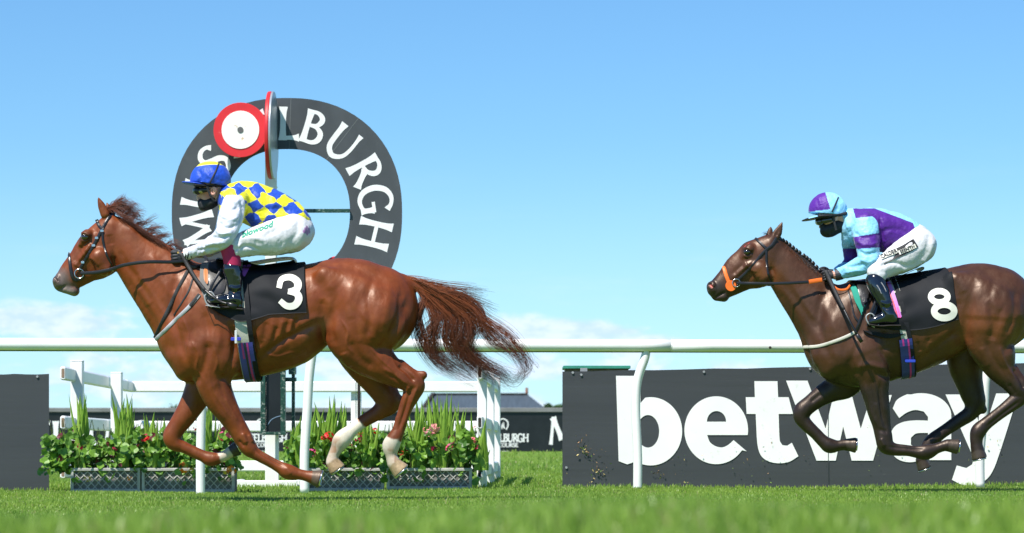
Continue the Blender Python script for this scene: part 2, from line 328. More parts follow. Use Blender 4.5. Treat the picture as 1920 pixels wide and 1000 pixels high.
def G(letter):
    """strokes of a flared display capital in a unit box, (points, widths, smooth)"""
    T = W0*flare(7); Th = W0*.62*flare(7, 1, 1.3); A = W0; S = []
    if letter == 'M': S = [(seg((.06, .0), (.16, 1)), Th), (seg((.14, .98), (.5, .18)), T*.95), (seg((.5, .18), (.86, .98)), Th), (seg((.84, 1), (.94, 0)), T)]
    if letter == 'U': S = [([(.13, 1), (.13, .8), (.13, .5), (.17, .2), (.36, .03), (.55, .06), (.72, .22), (.78, .5), (.78, .8), (.78, 1)], [.27, .19, .18, .18, .17, .15, .13, .12, .12, .19])]
    if letter == 'S': S = [([(.66, .80), (.56, .93), (.36, .97), (.17, .86), (.16, .68), (.34, .54), (.55, .42), (.64, .24), (.50, .06), (.28, .03), (.08, .16)], [.2, .12, .14, .17, .18, .19, .19, .17, .15, .13, .21])]
    if letter == 'E': S = [(seg((.14, 0), (.14, 1)), T), (seg((.1, .93), (.62, .93)), .13*np.array([1, 1, 1, 1, 1, 1.2, 1.6])), (seg((.1, .52), (.54, .52)), .12*np.array([1, 1, 1, 1, 1, 1.1, 1.4])), (seg((.1, .07), (.65, .07)), .13*np.array([1, 1, 1, 1, 1, 1.2, 1.6]))]
    if letter == 'L': S = [(seg((.14, 0), (.14, 1)), T), (seg((.1, .07), (.66, .09)), .13*np.array([1, 1, 1, 1, 1.1, 1.4, 2]))]
    if letter == 'B': S = [(seg((.14, 0), (.14, 1)), T), ([(.1, .94), (.36, .95), (.53, .85), (.55, .72), (.42, .57), (.15, .54)], [.11, .12, .17, .18, .13, .1]), ([(.2, .54), (.45, .52), (.62, .38), (.60, .18), (.42, .06), (.1, .06)], [.1, .12, .18, .19, .13, .11])]
    if letter == 'R': S = [(seg((.14, 0), (.14, 1)), T), ([(.1, .94), (.38, .95), (.57, .83), (.58, .67), (.42, .52), (.15, .48)], [.11, .12, .17, .18, .13, .1]), (seg((.36, .5), (.74, .02)), T*.95)]
    if letter == 'G': S = [([(.82, .80), (.66, .94), (.42, .97), (.18, .82), (.08, .5), (.18, .18), (.42, .03), (.66, .06), (.80, .16)], [.2, .12, .14, .18, .2, .18, .14, .12, .15]), (seg((.78, .02), (.78, .42)), T*.9), (seg((.52, .42), (.86, .42)), .1)]
    if letter == 'H': S = [(seg((.14, 0), (.14, 1)), T), (seg((.80, 0), (.80, 1)), T), (seg((.14, .52), (.8, .52)), .12)]
    if letter == 'A': S = [(seg((.04, 0), (.42, 1)), Th), (seg((.4, 1), (.84, 0)), T), (seg((.2, .34), (.66, .34)), .11)]
    if letter == 'C': S = [([(.78, .80), (.64, .94), (.42, .97), (.18, .82), (.08, .5), (.18, .18), (.42, .03), (.66, .06), (.80, .18)], [.2, .12, .14, .18, .2, .18, .14, .12, .19])]
    if letter == 'O': S = [([(.45, .96), (.2, .84), (.1, .5), (.2, .16), (.45, .04), (.7, .16), (.8, .5), (.7, .84), (.45, .96)], [.12, .16, .19, .16, .12, .16, .19, .16, .12])]
    return S
CURVED = 'USBRGCO'
WID = dict(M=1.0, U=.9, S=.74, E=.7, L=.68, B=.7, R=.74, G=.92, H=.94, A=.9, C=.86, O=.9, I=.3)
def letter(mb, ch, fmap, lift=0., c=None, bold=1.):
    for k, (p, w_) in enumerate(G(ch)):
        w_ = np.broadcast_to(npw(w_), (len(p),))*bold
        ribbon(mb, p, w_, fmap, 4 if len(p) > 7 or (ch in 'BR' and len(p) == 6) else 0, lift+k*.0006, c)
def textmesh(txt, bold=0.):
    cu = bpy.data.curves.new('t', 'FONT'); cu.body = txt; cu.offset = bold; cu.resolution_u = 3; cu.align_x = 'CENTER'; cu.align_y = 'CENTER'
    ob = bpy.data.objects.new('t', cu); COLL.objects.link(ob); dg = bpy.context.evaluated_depsgraph_get()
    me = ob.evaluated_get(dg).to_mesh(); V = np.array([v.co[:] for v in me.vertices]); Fc = [tuple(p.vertices) for p in me.polygons]
    bpy.data.objects.remove(ob); bpy.data.curves.remove(cu); return V, Fc
def polyfill(loops):
    V = []; E = []
    for L in loops:
        k = len(V); V += [Vector((float(p[0]), float(p[1]))) for p in L]; E += [(k+i, k+(i+1) % len(L)) for i in range(len(L))]
    r = delaunay_2d_cdt(V, E, [], 1, 1e-4)     # 1: triangles inside the constraints
    vs, fs = r[0], r[2]; out = []
    def inside(p):
        n = 0
        for L in loops:
            for i in range(len(L)):
                (x1, y1), (x2, y2) = L[i][:2], L[(i+1) % len(L)][:2]
                if (y1 > p[1]) != (y2 > p[1]) and p[0] < (x2-x1)*(p[1]-y1)/(y2-y1)+x1: n += 1
        return n % 2
    for f in fs:
        c = [sum(vs[i][k] for i in f)/len(f) for k in (0, 1)]
        if inside(c): out.append(tuple(f))
    return [tuple(v) for v in vs], out
def smoothloop(L, n=4, lim=38):
    L = npw(L); k = len(L); d1 = np.roll(L, -1, 0)-L; ln = np.linalg.norm(d1, axis=1); an = np.arctan2(d1[:, 1], d1[:, 0]); turn = np.abs((an-np.roll(an, 1)+np.pi) % (2*np.pi)-np.pi); corner = turn > rad(lim); out = []
    for i in range(k):
        p0, p1, p2, p3 = L[i-1], L[i], L[(i+1) % k], L[(i+2) % k]; c1, c2 = corner[i], corner[(i+1) % k]
        if (c1 and c2) or ln[i] < 2.5: out.append(tuple(p1)); continue
        if c1: p0 = 2*p1-p2
        if c2: p3 = 2*p2-p1
        m1 = (p2-p0)*.5; m2 = (p3-p1)*.5; m1 *= min(1, ln[i]/(np.linalg.norm(m1)+1e-6)); m2 *= min(1, ln[i]/(np.linalg.norm(m2)+1e-6))
        for t in np.arange(n)/n: out.append(tuple((2*t**3-3*t*t+1)*p1+(t**3-2*t*t+t)*m1+(-2*t**3+3*t*t)*p2+(t**3-t*t)*m2))
    return out
def earc(cx, cy, rx, ry, a0, a1, n=20): return [(cx+rx*math.cos(rad(a)), cy+ry*math.sin(rad(a))) for a in np.linspace(a0, a1, n)]
# ---------------------------------------------------------------- running rail
def running_rail():
    D = 23.7; b = P(960, 920, D); b[2] = float(ground(0, D))
    t = root('running_rail', 'white plastic running rail on curved posts along the track', 'rail', b)
    xs = np.linspace(-260, 2250, 40); r = 11.6/F*D
    def tp(x): return 645.5+(x/1920)*4
    for k, (xa, xb) in enumerate([(-260, 640), (640, 1259), (1259, 2250)]):
        m = MB(); q = np.linspace(xa, xb, 14); m.tube([P(x, tp(x)+(.3 if k == 2 else 0), D) for x in q], r, 20)
        m.build('rail', M['white'], t, smooth=True)
    for x in (640, 1259):
        m = MB(); m.tube([P(x-1, tp(x), D), P(x+1.2, tp(x), D)], r*1.015, 20); m.build('joint_sleeve', M['white'], t)
    m = MB(); m.tube([P(x, tp(x)+10.9, D) for x in (-260, 800, 2250)], .011, 8, flat=.7); m.build('rail_seam', material('algae', (.10, .12, .03), .7), t)
    for (xt, xm, xb, yb, w_) in [(392, 379, 376, 932, 8.6), (588, 577, 571, 922, 8.8), (1213, 1193, 1195.5, 918, 8.4), (1860, 1846, 1838, 911, 8.4), (-190, -206, -204, 930, 8.6)]:
        c = catmull([(xt, 652), (xt-4, 672), (xm+2, 715), (xm-1, 770), (xb, 850), (xb, yb+3)], 8)
        m = MB(); m.tube([P(p[0], p[1], D+.02) for p in c], [w_/F*D*(1 if i > 8 else .88+.015*i) for i in range(len(c))], 16); m.build('post', M['white'], t, smooth=True)
    m = MB(); m.disc(P(1444, 652, D-.052), (0, 1, 0), .012, .006, 6); m.build('marker_tab', M['hole'], t)
running_rail()
# ---------------------------------------------------------------- dark advertising boards
def board(x0, x1, yt0, yt1, yb0, yb1, D0, D1, label, letters):
    b = P((x0+x1)/2, yb0, (D0+D1)/2); b[2] = float(ground(b[0], b[1]))
    t = root('advertising_board', label, 'advertising board', b)
    Dm = lambda px: D0+(D1-D0)*(px-x0)/(x1-x0)
    n = 24; m = []; Fc = []; rr = np.random.default_rng(3)
    V = []
    for i in range(n+1):
        px = x0+(x1-x0)*i/n; D = Dm(px); wob = .0008*math.sin(i*1.7)
        for k, (dy) in enumerate((0, .03)):
            top = P(px, yt0+(yt1-yt0)*i/n+.8*math.sin(i*2.3), D+dy+wob); bot = P(px, yb0+(yb1-yb0)*i/n+8, D+dy)
            V += [top, bot]
    for i in range(n):
        a = 4*i; q = a+4
        Fc += [(a, a+1, q+1, q), (a+2, q+2, q+3, a+3), (a, q, q+2, a+2), (a+1, a+3, q+3, q+1)]
    Fc += [(0, 2, 3, 1), (4*n, 4*n+1, 4*n+3, 4*n+2)]
    mk('panel', V, Fc, M['board'], t)
    m = MB()
    for px in letters.get('screws', []):
        D = Dm(px[0]); m.disc(P(px[0], px[1], D-.008), (0, 1, 0), .011, .008, 10)
    if m.n: m.build_each('screw', M['grey'], t)
    m = MB()
    for px in np.linspace(x0+40, x1-40, 4): D = Dm(px)+.09; z = P(px, (yt0+yt1)/2+6, D); m.box((z[0]-.03, D-.03, -.03), (z[0]+.03, D+.03, z[2]))
    m.build_each('support_post', M['grey'], t)
    if letters.get('seam'):
        px = letters['seam']; D = Dm(px)-.011; m = MB(); m.box((P(px-.5, 0, D)[0], D, P(px, yb0+6, D)[2]), (P(px+.5, 0, D)[0], D+.004, P(px, yt1+4, D)[2])); m.build('seam', M['slate'], t)
    return t, Dm
board(-420, 92, 701, 702, 925, 924, 25.1, 25.1, 'plain dark grey advertising board at the left edge of the picture', {'screws': [(70, 706.5), (-200, 706)]})
bt, Dm = board(1054.5, 2420, 697, 672, 914, 905, 25.15, 24.9, 'long dark grey advertising board reading betway behind the rail', {'screws': [(1074, 698+1), (1320, 697.5), (1519, 692), (1090, 703), (1062, 877)], 'seam': 1553})
def betway():
    b_ = [[(1155, 705), (1201, 705), (1201, 756)]+earc(1220, 809, 59, 64, -100, 118, 30)+[(1176, 871), (1160, 865)], earc(1215, 809, 21, 30.5, 0, 350, 28)]
    e_ = [[(1402.6, 816), (1326, 816), (1331, 829), (1342, 837), (1355, 839), (1366, 834), (1375.5, 825.5), (1400, 846.5)]+earc(1343, 807, 59.6, 63.6, 36, 368, 44),
          earc(1343.5, 791, 18, 20, -180, 0, 16)]
    t_ = [[(1414.5, 715), (1457.7, 715), (1459, 745), (1478.6, 745), (1487, 776.5), (1460, 776.5), (1462, 826), (1467, 835), (1476, 836), (1484.7, 830.5), (1497, 855.7), (1480, 866), (1461, 869), (1440, 865), (1426, 853), (1420, 831), (1417, 776.5), (1400, 776.5), (1398.3, 745), (1415.5, 745)]]
    w_ = [[(1474, 714), (1514, 714), (1548, 804), (1563, 741), (1597, 741), (1614, 804), (1634, 741), (1672, 741), (1637, 864), (1597, 864), (1581, 800), (1567, 864), (1531, 864)]]
    a_ = [[(1674, 766), (1682, 750), (1700, 740)]+earc(1727, 779, 56.6, 41.5, -110, 0, 16)+[(1783.6, 863), (1743, 863), (1742, 852), (1726, 863), (1704, 867), (1683, 861), (1670, 845), (1668, 822), (1676, 802), (1692, 792), (1715, 788.5), (1740, 789), (1740, 782), (1732, 772), (1716, 769), (1700, 774), (1686, 784)],
          [(1740, 812), (1718, 813), (1708, 821), (1708, 834), (1718, 841), (1732, 837), (1740, 826)]]
    y_ = [[(1773, 740), (1818, 740), (1843, 815), (1868, 738), (1910, 738), (1868, 868), (1852, 897), (1828, 909), (1804, 909), (1785, 900), (1794, 873), (1812, 878), (1823, 871), (1826, 860)]]
    for g in (b_, e_, t_, w_, a_, y_):
        vs, fs = polyfill([smoothloop(l) for l in g]); V = [P(x, y, Dm(x)-.0065) for x, y in vs]
        V2 = [v+[0, .004, 0] for v in V]; k = len(V)
        mk('letter', V+V2, [f[::-1] for f in fs]+[tuple(i+k for i in f) for f in fs], M['sign'], bt)
betway()
def turf_bits():
    r = np.random.default_rng(11); m = MB()
    for (cx, cy, sx, sy, n) in [(1095, 838, 9, 4, 16), (1102, 850, 13, 4, 18), (1124, 876, 10, 8, 18), (1112, 893, 12, 9, 14), (1236, 886, 9, 4, 14), (1088, 828, 7, 5, 10), (1560, 850, 120, 30, 40), (1300, 880, 90, 20, 26), (1870, 860, 30, 30, 12)]:
        for _ in range(n):
            px, py = r.normal(cx, sx), r.normal(cy, sy); py = min(py, 905); D = Dm(px)-.026
            s = r.uniform(.7, 3.2 if n != 40 else 1.5); a = r.uniform(0, 6.3); c = [(.45, .36, .12), (.16, .26, .04), (.10, .07, .04), (.42, .24, .11)][r.integers(0, 4)]
            d = np.array([math.cos(a), math.sin(a)])*s; e = np.array([-d[1], d[0]])*.35
            m.add([P(px-d[0], py-d[1], D), P(px+e[0], py+e[1], D-.006), P(px+d[0], py+d[1], D), P(px-e[0], py-e[1], D+.004)], [(0, 1, 2, 3)], c)
    m.build('turf_splatter', M['attr'], bt, label='clods of turf kicked up against the board', kind='stuff')
turf_bits()
def green_top():
    D = 26.5; b = P(1118, 700, D); b[2] = 0
    t = root('equipment_box', 'green topped wooden box just showing above the betway board', 'box', b)
    lo = P(1060, 900, D); hi = P(1178, 692, D)
    m = MB(); m.box((lo[0], D, 0), (hi[0], D+.5, hi[2])); m.build('box_body', material('rough_timber', (.22, .15, .08), .8, nscale=20, namt=.4), t)
    m = MB(); m.box((lo[0]-.02, D-.03, hi[2]+.002), (hi[0]+.02, D+.53, hi[2]+.03), .004); m.build('lid', material('green_lid', (.04, .25, .17), .5, nscale=9, namt=.2), t)
green_top()
# ---------------------------------------------------------------- black racecourse banner far behind
def banner():
    D = 60.; b = P(600, 860, D); b[2] = .2
    t = root('black_banner', 'long low black banner with white racecourse lettering across the far side', 'banner', b)
    x0, x1 = P(60, 0, D)[0], P(1250, 0, D)[0]; z0, z1 = P(0, 853, D)[2], P(0, 773, D)[2]
    m = MB(); m.box((x0, D, z0), (x1, D+.08, z1)); m.build('panel', M['black'], t)
    m = MB(); m.box((x0-.1, D-.04, z1), (x1+.1, D+.14, z1+.09), .01); m.build('top_rail', material('weathered_alu', (.17, .17, .17), .6, nscale=3, namt=.2), t)
    m = MB(); m.box((x0-.1, D-.03, z0-.10), (x1+.1, D+.12, z0), .01); m.build('kickboard', material('grey_board', (.16, .16, .17), .7, nscale=3, namt=.2), t)
    def word(txt, cx, base, hpx, wpx, y, bold=1.):
        m = MB(); tot = sum(WID[c] for c in txt); x = cx-wpx/2; s = wpx/tot
        for c in txt:
            letter(m, c, lambda u, v, l, x=x: P(x+u*s, base-v*hpx, y-l*3), 0, bold=bold); x += WID[c]*s
        m.build('lettering', M['sign'], t)
    for cx in (490, 943, 1330-200):
        if cx == 1130: continue
        word('MUSSELBURGH', cx-2, 829, 15.5, 100, D-.012, 1.15)
        word('RACECOURSE', cx-2, 838.5, 7.5, 62, D-.012, 1.1)
        V, Fc = textmesh('EST 1816', .01); s = 7.; mk('lettering', [P(cx-2+v[0]*s, 848-v[1]*s, D-.012) for v in V], Fc, M['sign'], t)
        m = MB(); f = lambda u, v, l: P(cx+u, 796+v, D-.012-l)       # horse head inside a horseshoe
        ribbon(m, [(-6, 10), (-9.5, 2), (-8, -6), (0, -10.5), (8, -6), (9.5, 2), (6, 10)], 2.2, f, 5)
        ribbon(m, [(-2, 9), (-1.5, 3), (1.5, -4), (1, 2), (3, 8)], [1, 2.6, 1.5, 2.6, 2.2], f, 5, .002)
        m.build('emblem', M['sign'], t)
    word('MUSSELBURGH', 1030+215, 834, 52, 430, D-.014, .95)
    word('MUSSELBURGH', 332-215, 834, 44, 430, D-.014, .95)
banner()
# ---------------------------------------------------------------- white enclosure fence
def enclosure():
    b = P(500, 915, 29.); b[2] = 0
    t = root('enclosure_fence', 'white plastic rail fence enclosing the winning post', 'fence', b)
    A = P(118, 700, 25.1); zt = A[2]; Bk = P(246, 729, 31.2); Bk[2] = zt-.005
    hh, ww = .118, .05
    R_ = P(896, 0, 31.2)
    for z, ya in ((zt, 0), (zt-.43, 0), (zt-.86, 0)):
        m = MB(); m.beam((A[0], A[1], z), (Bk[0], Bk[1], z), ww, hh, .014); o = m.build('rail', M['white'], t)
        m = MB(); m.beam((A[0]-.001, A[1]-.003, z), (A[0]-.0005, A[1]+.01, z), ww*.6, hh*.72, .008); m.build('rail_end', material('rail_hollow', (.25, .17, .12), .8) if 'rail_hollow' not in bpy.data.materials else bpy.data.materials['rail_hollow'], t)
        m = MB(); m.beam((Bk[0]-.01, Bk[1]+.02, z), (R_[0]+.12, Bk[1]+.02, z), ww, hh, .014); m.build('rail', M['white'], t)
        C0 = P(893, 0, 24.9); C1 = P(925, 0, 31.2)
        m = MB(); m.beam((C0[0]+.03, C0[1], z), (C1[0]+.03, C1[1], z), ww, hh, .014); m.build('rail', M['white'], t)
        m = MB(); m.beam((C0[0]+.03, C0[1]-.003, z), (C0[0]+.03, C0[1]+.01, z), ww*.6, hh*.72, .008); m.build('rail_end', M['hole'], t)
        d = npw(Bk)-npw(A); d[2] = 0
        for f in (.13, .9): q = npw((A[0], A[1], z))+d*f; dd = d/np.linalg.norm(d); m = MB(); m.beam(q-dd*.012, q+dd*.012, ww+.008, hh+.008, .015); m.build('rail_collar', M['white'], t)
    def post(x, y, top, w_=.11):
        g = float(ground(x, y)); m = MB(); m.beam((x, y, g-.03), (x, y, top-.012), w_, w_*.9, .008, up=(0, 1, 0)); o = m.build('post', M['white'], t)
        m = MB(); m.beam((x, y, top-.012), (x, y, top), w_*1.02, w_*.92, .006, up=(0, 1, 0)); m.build('post_cap', M['white'], t)
    for px, D, tp in ((145, 25.9, 676), (219, 28.6, 698)):
        p = P(px, tp, D); post(p[0]-.0, p[1], p[2])
    p = P(668, 712, 31.3); post(p[0], 31.3, p[2])
    for px, D in ((904, 25.3), (919, 28.2), (931, 31.1)):
        p = P(px, 700, D); post(p[0], D, zt+.10, .085)
enclosure()
def base_frame():
    b = P(500, 920, 27.2); b[2] = 0
    t = root('timber_base_frame', 'low white timber frame on the grass around the foot of the winning post', 'timber frame', b)
    D = 27.
    lo, hi = P(438, 921, D), P(557, 901, D)
    m = MB(); m.beam(P(438, 911, D), P(557, 911, D), .045, hi[2]-lo[2], .005); m.build('front_board', M['whitep'], t)
    m = MB(); m.beam(P(438, 911, D)+[0, .04, 0], P(438, 911, D)+[0, .9, 0], .045, .1, .005); m.beam(P(557, 911, D)+[0, .04, 0], P(557, 911, D)+[0, .9, 0], .045, .1, .005); m.build_each('side_board', M['whitep'], t)
    for px in (448, 512, 548):
        m = MB(); a = P(px, 912, D+.05); m.beam((a[0], D+.05, -.02), (a[0], D+.05, a[2]-.02), .05, .05, .004, up=(0, 1, 0)); m.build('leg', M['whitep'], t)
base_frame()
# ---------------------------------------------------------------- winning post with horseshoe arch
def winning_post():
    D = 28.; b = P(515, 915, D); b[2] = 0
    t = root('winning_post', 'winning post with black horseshoe lettered MUSSELBURGH and red white discs', 'winning post', b)
    cx, cy = 538., 400.; n = 64
    ang = np.linspace(-145, 145, n)
    def outer(a): r = 216+8*abs(math.sin(rad(2*a)))**1.5; return (cx+r*math.sin(rad(a)), cy-r*math.cos(rad(a)))
    def inner(a): r = 118+5*abs(math.sin(rad(2*a)))**1.5; return (cx+r*math.sin(rad(a)), cy-2-r*math.cos(rad(a)))
    V = []
    for a in ang:
        o = outer(a); i = inner(a)
        for dy in (-.025, .025): V += [P(*o, D+dy), P(*i, D+dy)]
    Fc = []
    fm = []
    for i in range(n-1):
        a = 4*i; q = a+4
        Fc += [(a, a+1, q+1, q), (a+2, q+2, q+3, a+3), (a, q, q+2, a+2), (a+1, a+3, q+3, q+1)]; fm += [0, 0, 1, 1]
    Fc += [(0, 2, 3, 1), (4*n-4, 4*n-3, 4*n-1, 4*n-2)]; fm += [1, 1]
    arch = mk('horseshoe_arch', V, Fc, [M['slate'], material('weathered_edge', (.42, .38, .30), .8, nscale=25, namt=.4)], t, fm=fm)
    m = MB()
    for a in (-27, 2, 27+10): o = outer(a); i = inner(a); ribbon(m, [o, i], 1.0, lambda u, v, l: P(u, v, D-.0265))
    m.build_each('panel_seam', material('seam_grey', (.14, .15, .15), .6), arch)
    m = MB(); L = [('M', -100.5), ('U', -78), ('S', -54.5), ('S', -36), ('E', -17.5), ('L', 1.5), ('B', 17.2), ('U', 38.5), ('R', 61.5), ('G', 81.3), ('H', 103.5)]
    for ch, a in L:
        s = 63.; wd = WID[ch]*s*.93
        def f(u, v, l, a=a, wd=wd):
            uu = (u/ (WID[ch]) - .5)*wd; r = 168+(v-.5)*s; aa = rad(a)+uu/175.*.0
            x = cx+r*math.sin(rad(a))+uu*math.cos(rad(a)); y = cy-r*math.cos(rad(a))+uu*math.sin(rad(a)); return P(x, y, D-.027-l)
        letter(m, ch, f, 0, bold=.95)
    m.build('lettering', M['sign'], arch)
    # post, sign panel, braces
    m = MB(); a0, a1 = P(497, 905, D+.12), P(497, 255, D+.12)
    m.beam((P(506, 0, D)[0], D+.14, 0), (P(506, 0, D)[0], D+.14, P(0, 240, D)[2]), 21/F*D, .1, .006, up=(0, 1, 0)); m.build('post', M['whitep'], t)
    m = MB(); lo, hi = P(499, 811, D-.1), P(527, 560, D-.1); m.box((lo[0], D-.12, lo[2]), (hi[0], D-.06, hi[2]), .003); m.build('sign_panel', M['black'], t)
    for px in (493.5, 531): m = MB(); q0, q1 = P(px, 816, D-.13), P(px, 560, D-.13); m.beam(q0, q1, 9/F*D, .07, .003, up=(0, 1, 0)); m.build('panel_edge', M['green'], t)
    m = MB(); m.beam(P(488, 813, D-.13), P(536, 813, D-.13), .08, .03, .003); m.build('panel_edge', M['green'], t)
    m = MB(); q = P(519.5, 815, D-.02); m.beam((q[0], D-.02, 0), (q[0], D-.02, q[2]), .035, .04, .004, up=(0, 1, 0)); m.build('post', M['whitep'], t)
    m = MB(); f = lambda u, v, l: P(u, v, D-.124); ribbon(m, [(502, 797), (508, 788), (516, 783), (526, 780)], 1.2, f, 5); m.build('panel_scratch', material('chalk_blue', (.2, .3, .42), .6), t)
    for px, y0, y1, w_ in ((550, 915, 560, 6), (673, 800, 470, 5)):
        m = MB(); q0, q1 = P(px, y0, D), P(px, y1, D); q0[2] = 0; m.beam(q0, q1, w_/F*D, .04, .003, up=(0, 1, 0)); m.build('steel_leg', M['green'] if px == 550 else M['hole'], t)
    m = MB(); m.beam(P(667.5, 805, D), P(667.5, 470, D), .006, .01, 0, up=(0, 1, 0)); m.build('steel_leg', M['green'], t)
    m = MB(); m.box(P(541, 702, D-.06), P(556, 688, D+.05), .004); m.beam(P(462, 712, D-.02), P(500, 712, D-.02), .04, .05, .003); m.beam(P(530, 712, D-.02), P(556, 712, D-.02), .04, .04, .003); m.build_each('bracket', M['green'], t)
    m = MB(); m.beam(P(424, 396, D-.05), P(656, 395.5, D-.05), .03, 7/F*D, .004); m.build('crossbar', M['green'], t)
    # disc facing the track
    c0 = P(451, 244, D-.22); s = D/F
    d = root_part = MB(); d.disc(c0, (0.10, 1, 0), 51*s, .016, 64); fd = d.build('finish_disc', M['red'], t); smooth_by_angle(fd)
    m = MB(); m.disc(c0-[0, .011, 0], (0.10, 1, 0), 35.5*s, .008, 56); smooth_by_angle(m.build('disc_centre', M['discw'], fd))
    m = MB(); m.disc(c0-[0, .018, 0], (0.10, 1, 0), 5.6*s, .008, 24); m.build('disc_hub', material('hub_grey', (.1, .1, .1), .5), fd)
    # disc seen almost edge on
    c1 = P(513, 254, D-.30); nrm = np.array([-1, .015, 0.]); 
    m = MB(); m.disc(c1, nrm, 81*s, .02, 64); e = m.build('finish_disc', material('disc_back', (.42, .44, .47), .35, metal=.4, nscale=3, namt=.1), t, label='finish disc turned edge on, red rim'); smooth_by_angle(e)
    nn = nrm/np.linalg.norm(nrm); m = MB(); m.disc(c1+nn*.030, nn, 81*s, .036, 64); smooth_by_angle(m.build('disc_face', M['red'], e))
    m = MB(); m.disc(c1+nn*.052, nn, 56*s, .006, 56); m.build('disc_centre', M['discw'], e)
    m = MB(); m.beam(P(478, 262, D-.1), P(512, 256, D-.1), .03, .03); m.build('disc_arm', M['whitep'], t)
    q = [P(505, 352, D-.04), P(521, 352, D-.04), P(512, 340, D-.04)]; mk('pennant_plate', q+[p+[0, .02, 0] for p in q], [(0, 1, 2), (3, 5, 4), (0, 3, 4, 1), (1, 4, 5, 2), (2, 5, 3, 0)], M['whitep'], t)
    m = MB(); m.disc(P(629, 501, D+.1), (0, 1, 0), 20*s, .02, 40); e = m.build('small_disc', M['red'], t); m = MB(); m.disc(P(629, 503, D+.085), (0, 1, 0), 12*s, .008, 32); m.build('disc_centre', M['discw'], e)
winning_post()
# ---------------------------------------------------------------- planters and flowers
M['pl'] = material('lead_grey_plastic', (.15, .142, .13), .75, spec=.25, nscale=10, namt=.25, dirt=((.32, .32, .3), 30, .55, .75, .5))
M['pl2'] = material('lead_grey_lattice', (.40, .39, .365), .6, spec=.3, nscale=12, namt=.2)
M['leaf'] = material('geranium_leaf', None, .45, spec=.5, attr=True, trans=.35, nscale=30, namt=.15)
M['petal'] = material('petal', None, .5, attr=True, trans=.35)
def planter(xa, xb, D, where):
    zb = float(ground(P((xa+xb)/2, 0, D)[0], D)); lo = P(xa, 0, D); hi = P(xb, 878, D)
    b = ((lo[0]+hi[0])/2, D+.15, zb); t = root('lattice_planter', 'grey lattice trough planter '+where, 'planter', b, group='lattice trough planters along the rail')
    zt = hi[2]; x0, x1 = lo[0], hi[0]
    m = MB(); m.box((x0+.01, D+.012, zb), (x1-.01, D+.32, zt-.01)); m.build('trough', M['pl'], t)
    m = MB(); m.beam((x0, D, zt-.012), (x1, D, zt-.012), .03, .026, .004); m.beam((x0, D, zb+.015), (x1, D, zb+.015), .02, .03, .004)
    for x in (x0+.012, x1-.012): m.beam((x, D, zb), (x, D, zt), .026, .026, .004, up=(0, 1, 0))
    m.build('frame', M['pl2'], t)
    m = MB(); pit = .062; hgt = zt-zb-.04; z0 = zb+.03; nx = int((x1-x0)/pit)+8
    for k in range(-8, nx):
        for sgn in (1, -1):
            xs = x0+k*pit if sgn > 0 else x0+k*pit+hgt*.95; xe = xs+sgn*hgt*.95
            a, c = np.array([xs, z0]), np.array([xe, z0+hgt]); ts = [0, 1]
            f0 = [max(0, min(1, ((x0+.025)-a[0])/(c[0]-a[0]))), max(0, min(1, ((x1-.025)-a[0])/(c[0]-a[0])))]; f0.sort()
            if f0[1]-f0[0] < .05: continue
            p, q = a+(c-a)*f0[0], a+(c-a)*f0[1]; y = D+.006+(.003 if sgn > 0 else 0)
            m.beam((p[0], y, p[1]), (q[0], y, q[1]), .008, .009, .0015, up=(0, 1, 0))
    m.build('lattice', M['pl2'], t); return x0, x1, zt
def leaf_disc(m, c, n_, r, rr, col):
    n_ = npw(n_)/np.linalg.norm(n_); a = np.cross(n_, (0, 0, 1) if abs(n_[2]) < .9 else (1, 0, 0)); a /= np.linalg.norm(a); b = np.cross(n_, a); k = 9
    V = [c]; ph = rr.random()*6
    for j in range(k):
        th = ph+j*2*math.pi/k; q = r*(1+.10*math.sin(th*4.5)); q = q*(.62 if j == 0 else 1)
        V.append(c+a*q*math.cos(th)+b*q*math.sin(th)+n_*r*(.25+.10*math.sin(3*th)))
    m.add(V, [(0, 1+j, 1+(j+1) % k) for j in range(k)], col)
def blade(m, p, top, w_, col, bend):
    p = npw(p); top = npw(top); n = 6; side = np.array([1, .25, 0])*w_/2; V = []
    for i in range(n+1):
        t = i/n; q = p+(top-p)*t+npw(bend)*math.sin(t*math.pi)*.5; ww = (1-t**2.2)*(.55+.45*math.sin(min(t*2, 1)*1.57)) if i < n else .03
        V += [q-side*ww, q+npw((0, -.12*w_, 0)), q+side*ww]
    Fc = []
    for i in range(n): a = 3*i; Fc += [(a, a+1, a+4, a+3), (a+1, a+2, a+5, a+4)]
    m.add(V, Fc, col)
def blossom(m, c, r, rr, col, n=14):
    for _ in range(n):
        d = rr.normal(0, 1, 3); d[1] = -abs(d[1]); d /= np.linalg.norm(d); q = npw(c)+d*r*.75
        leaf_disc(m, q, d+rr.normal(0, .3, 3), r*.38, rr, [x*(.8+.4*rr.random()) for x in col])
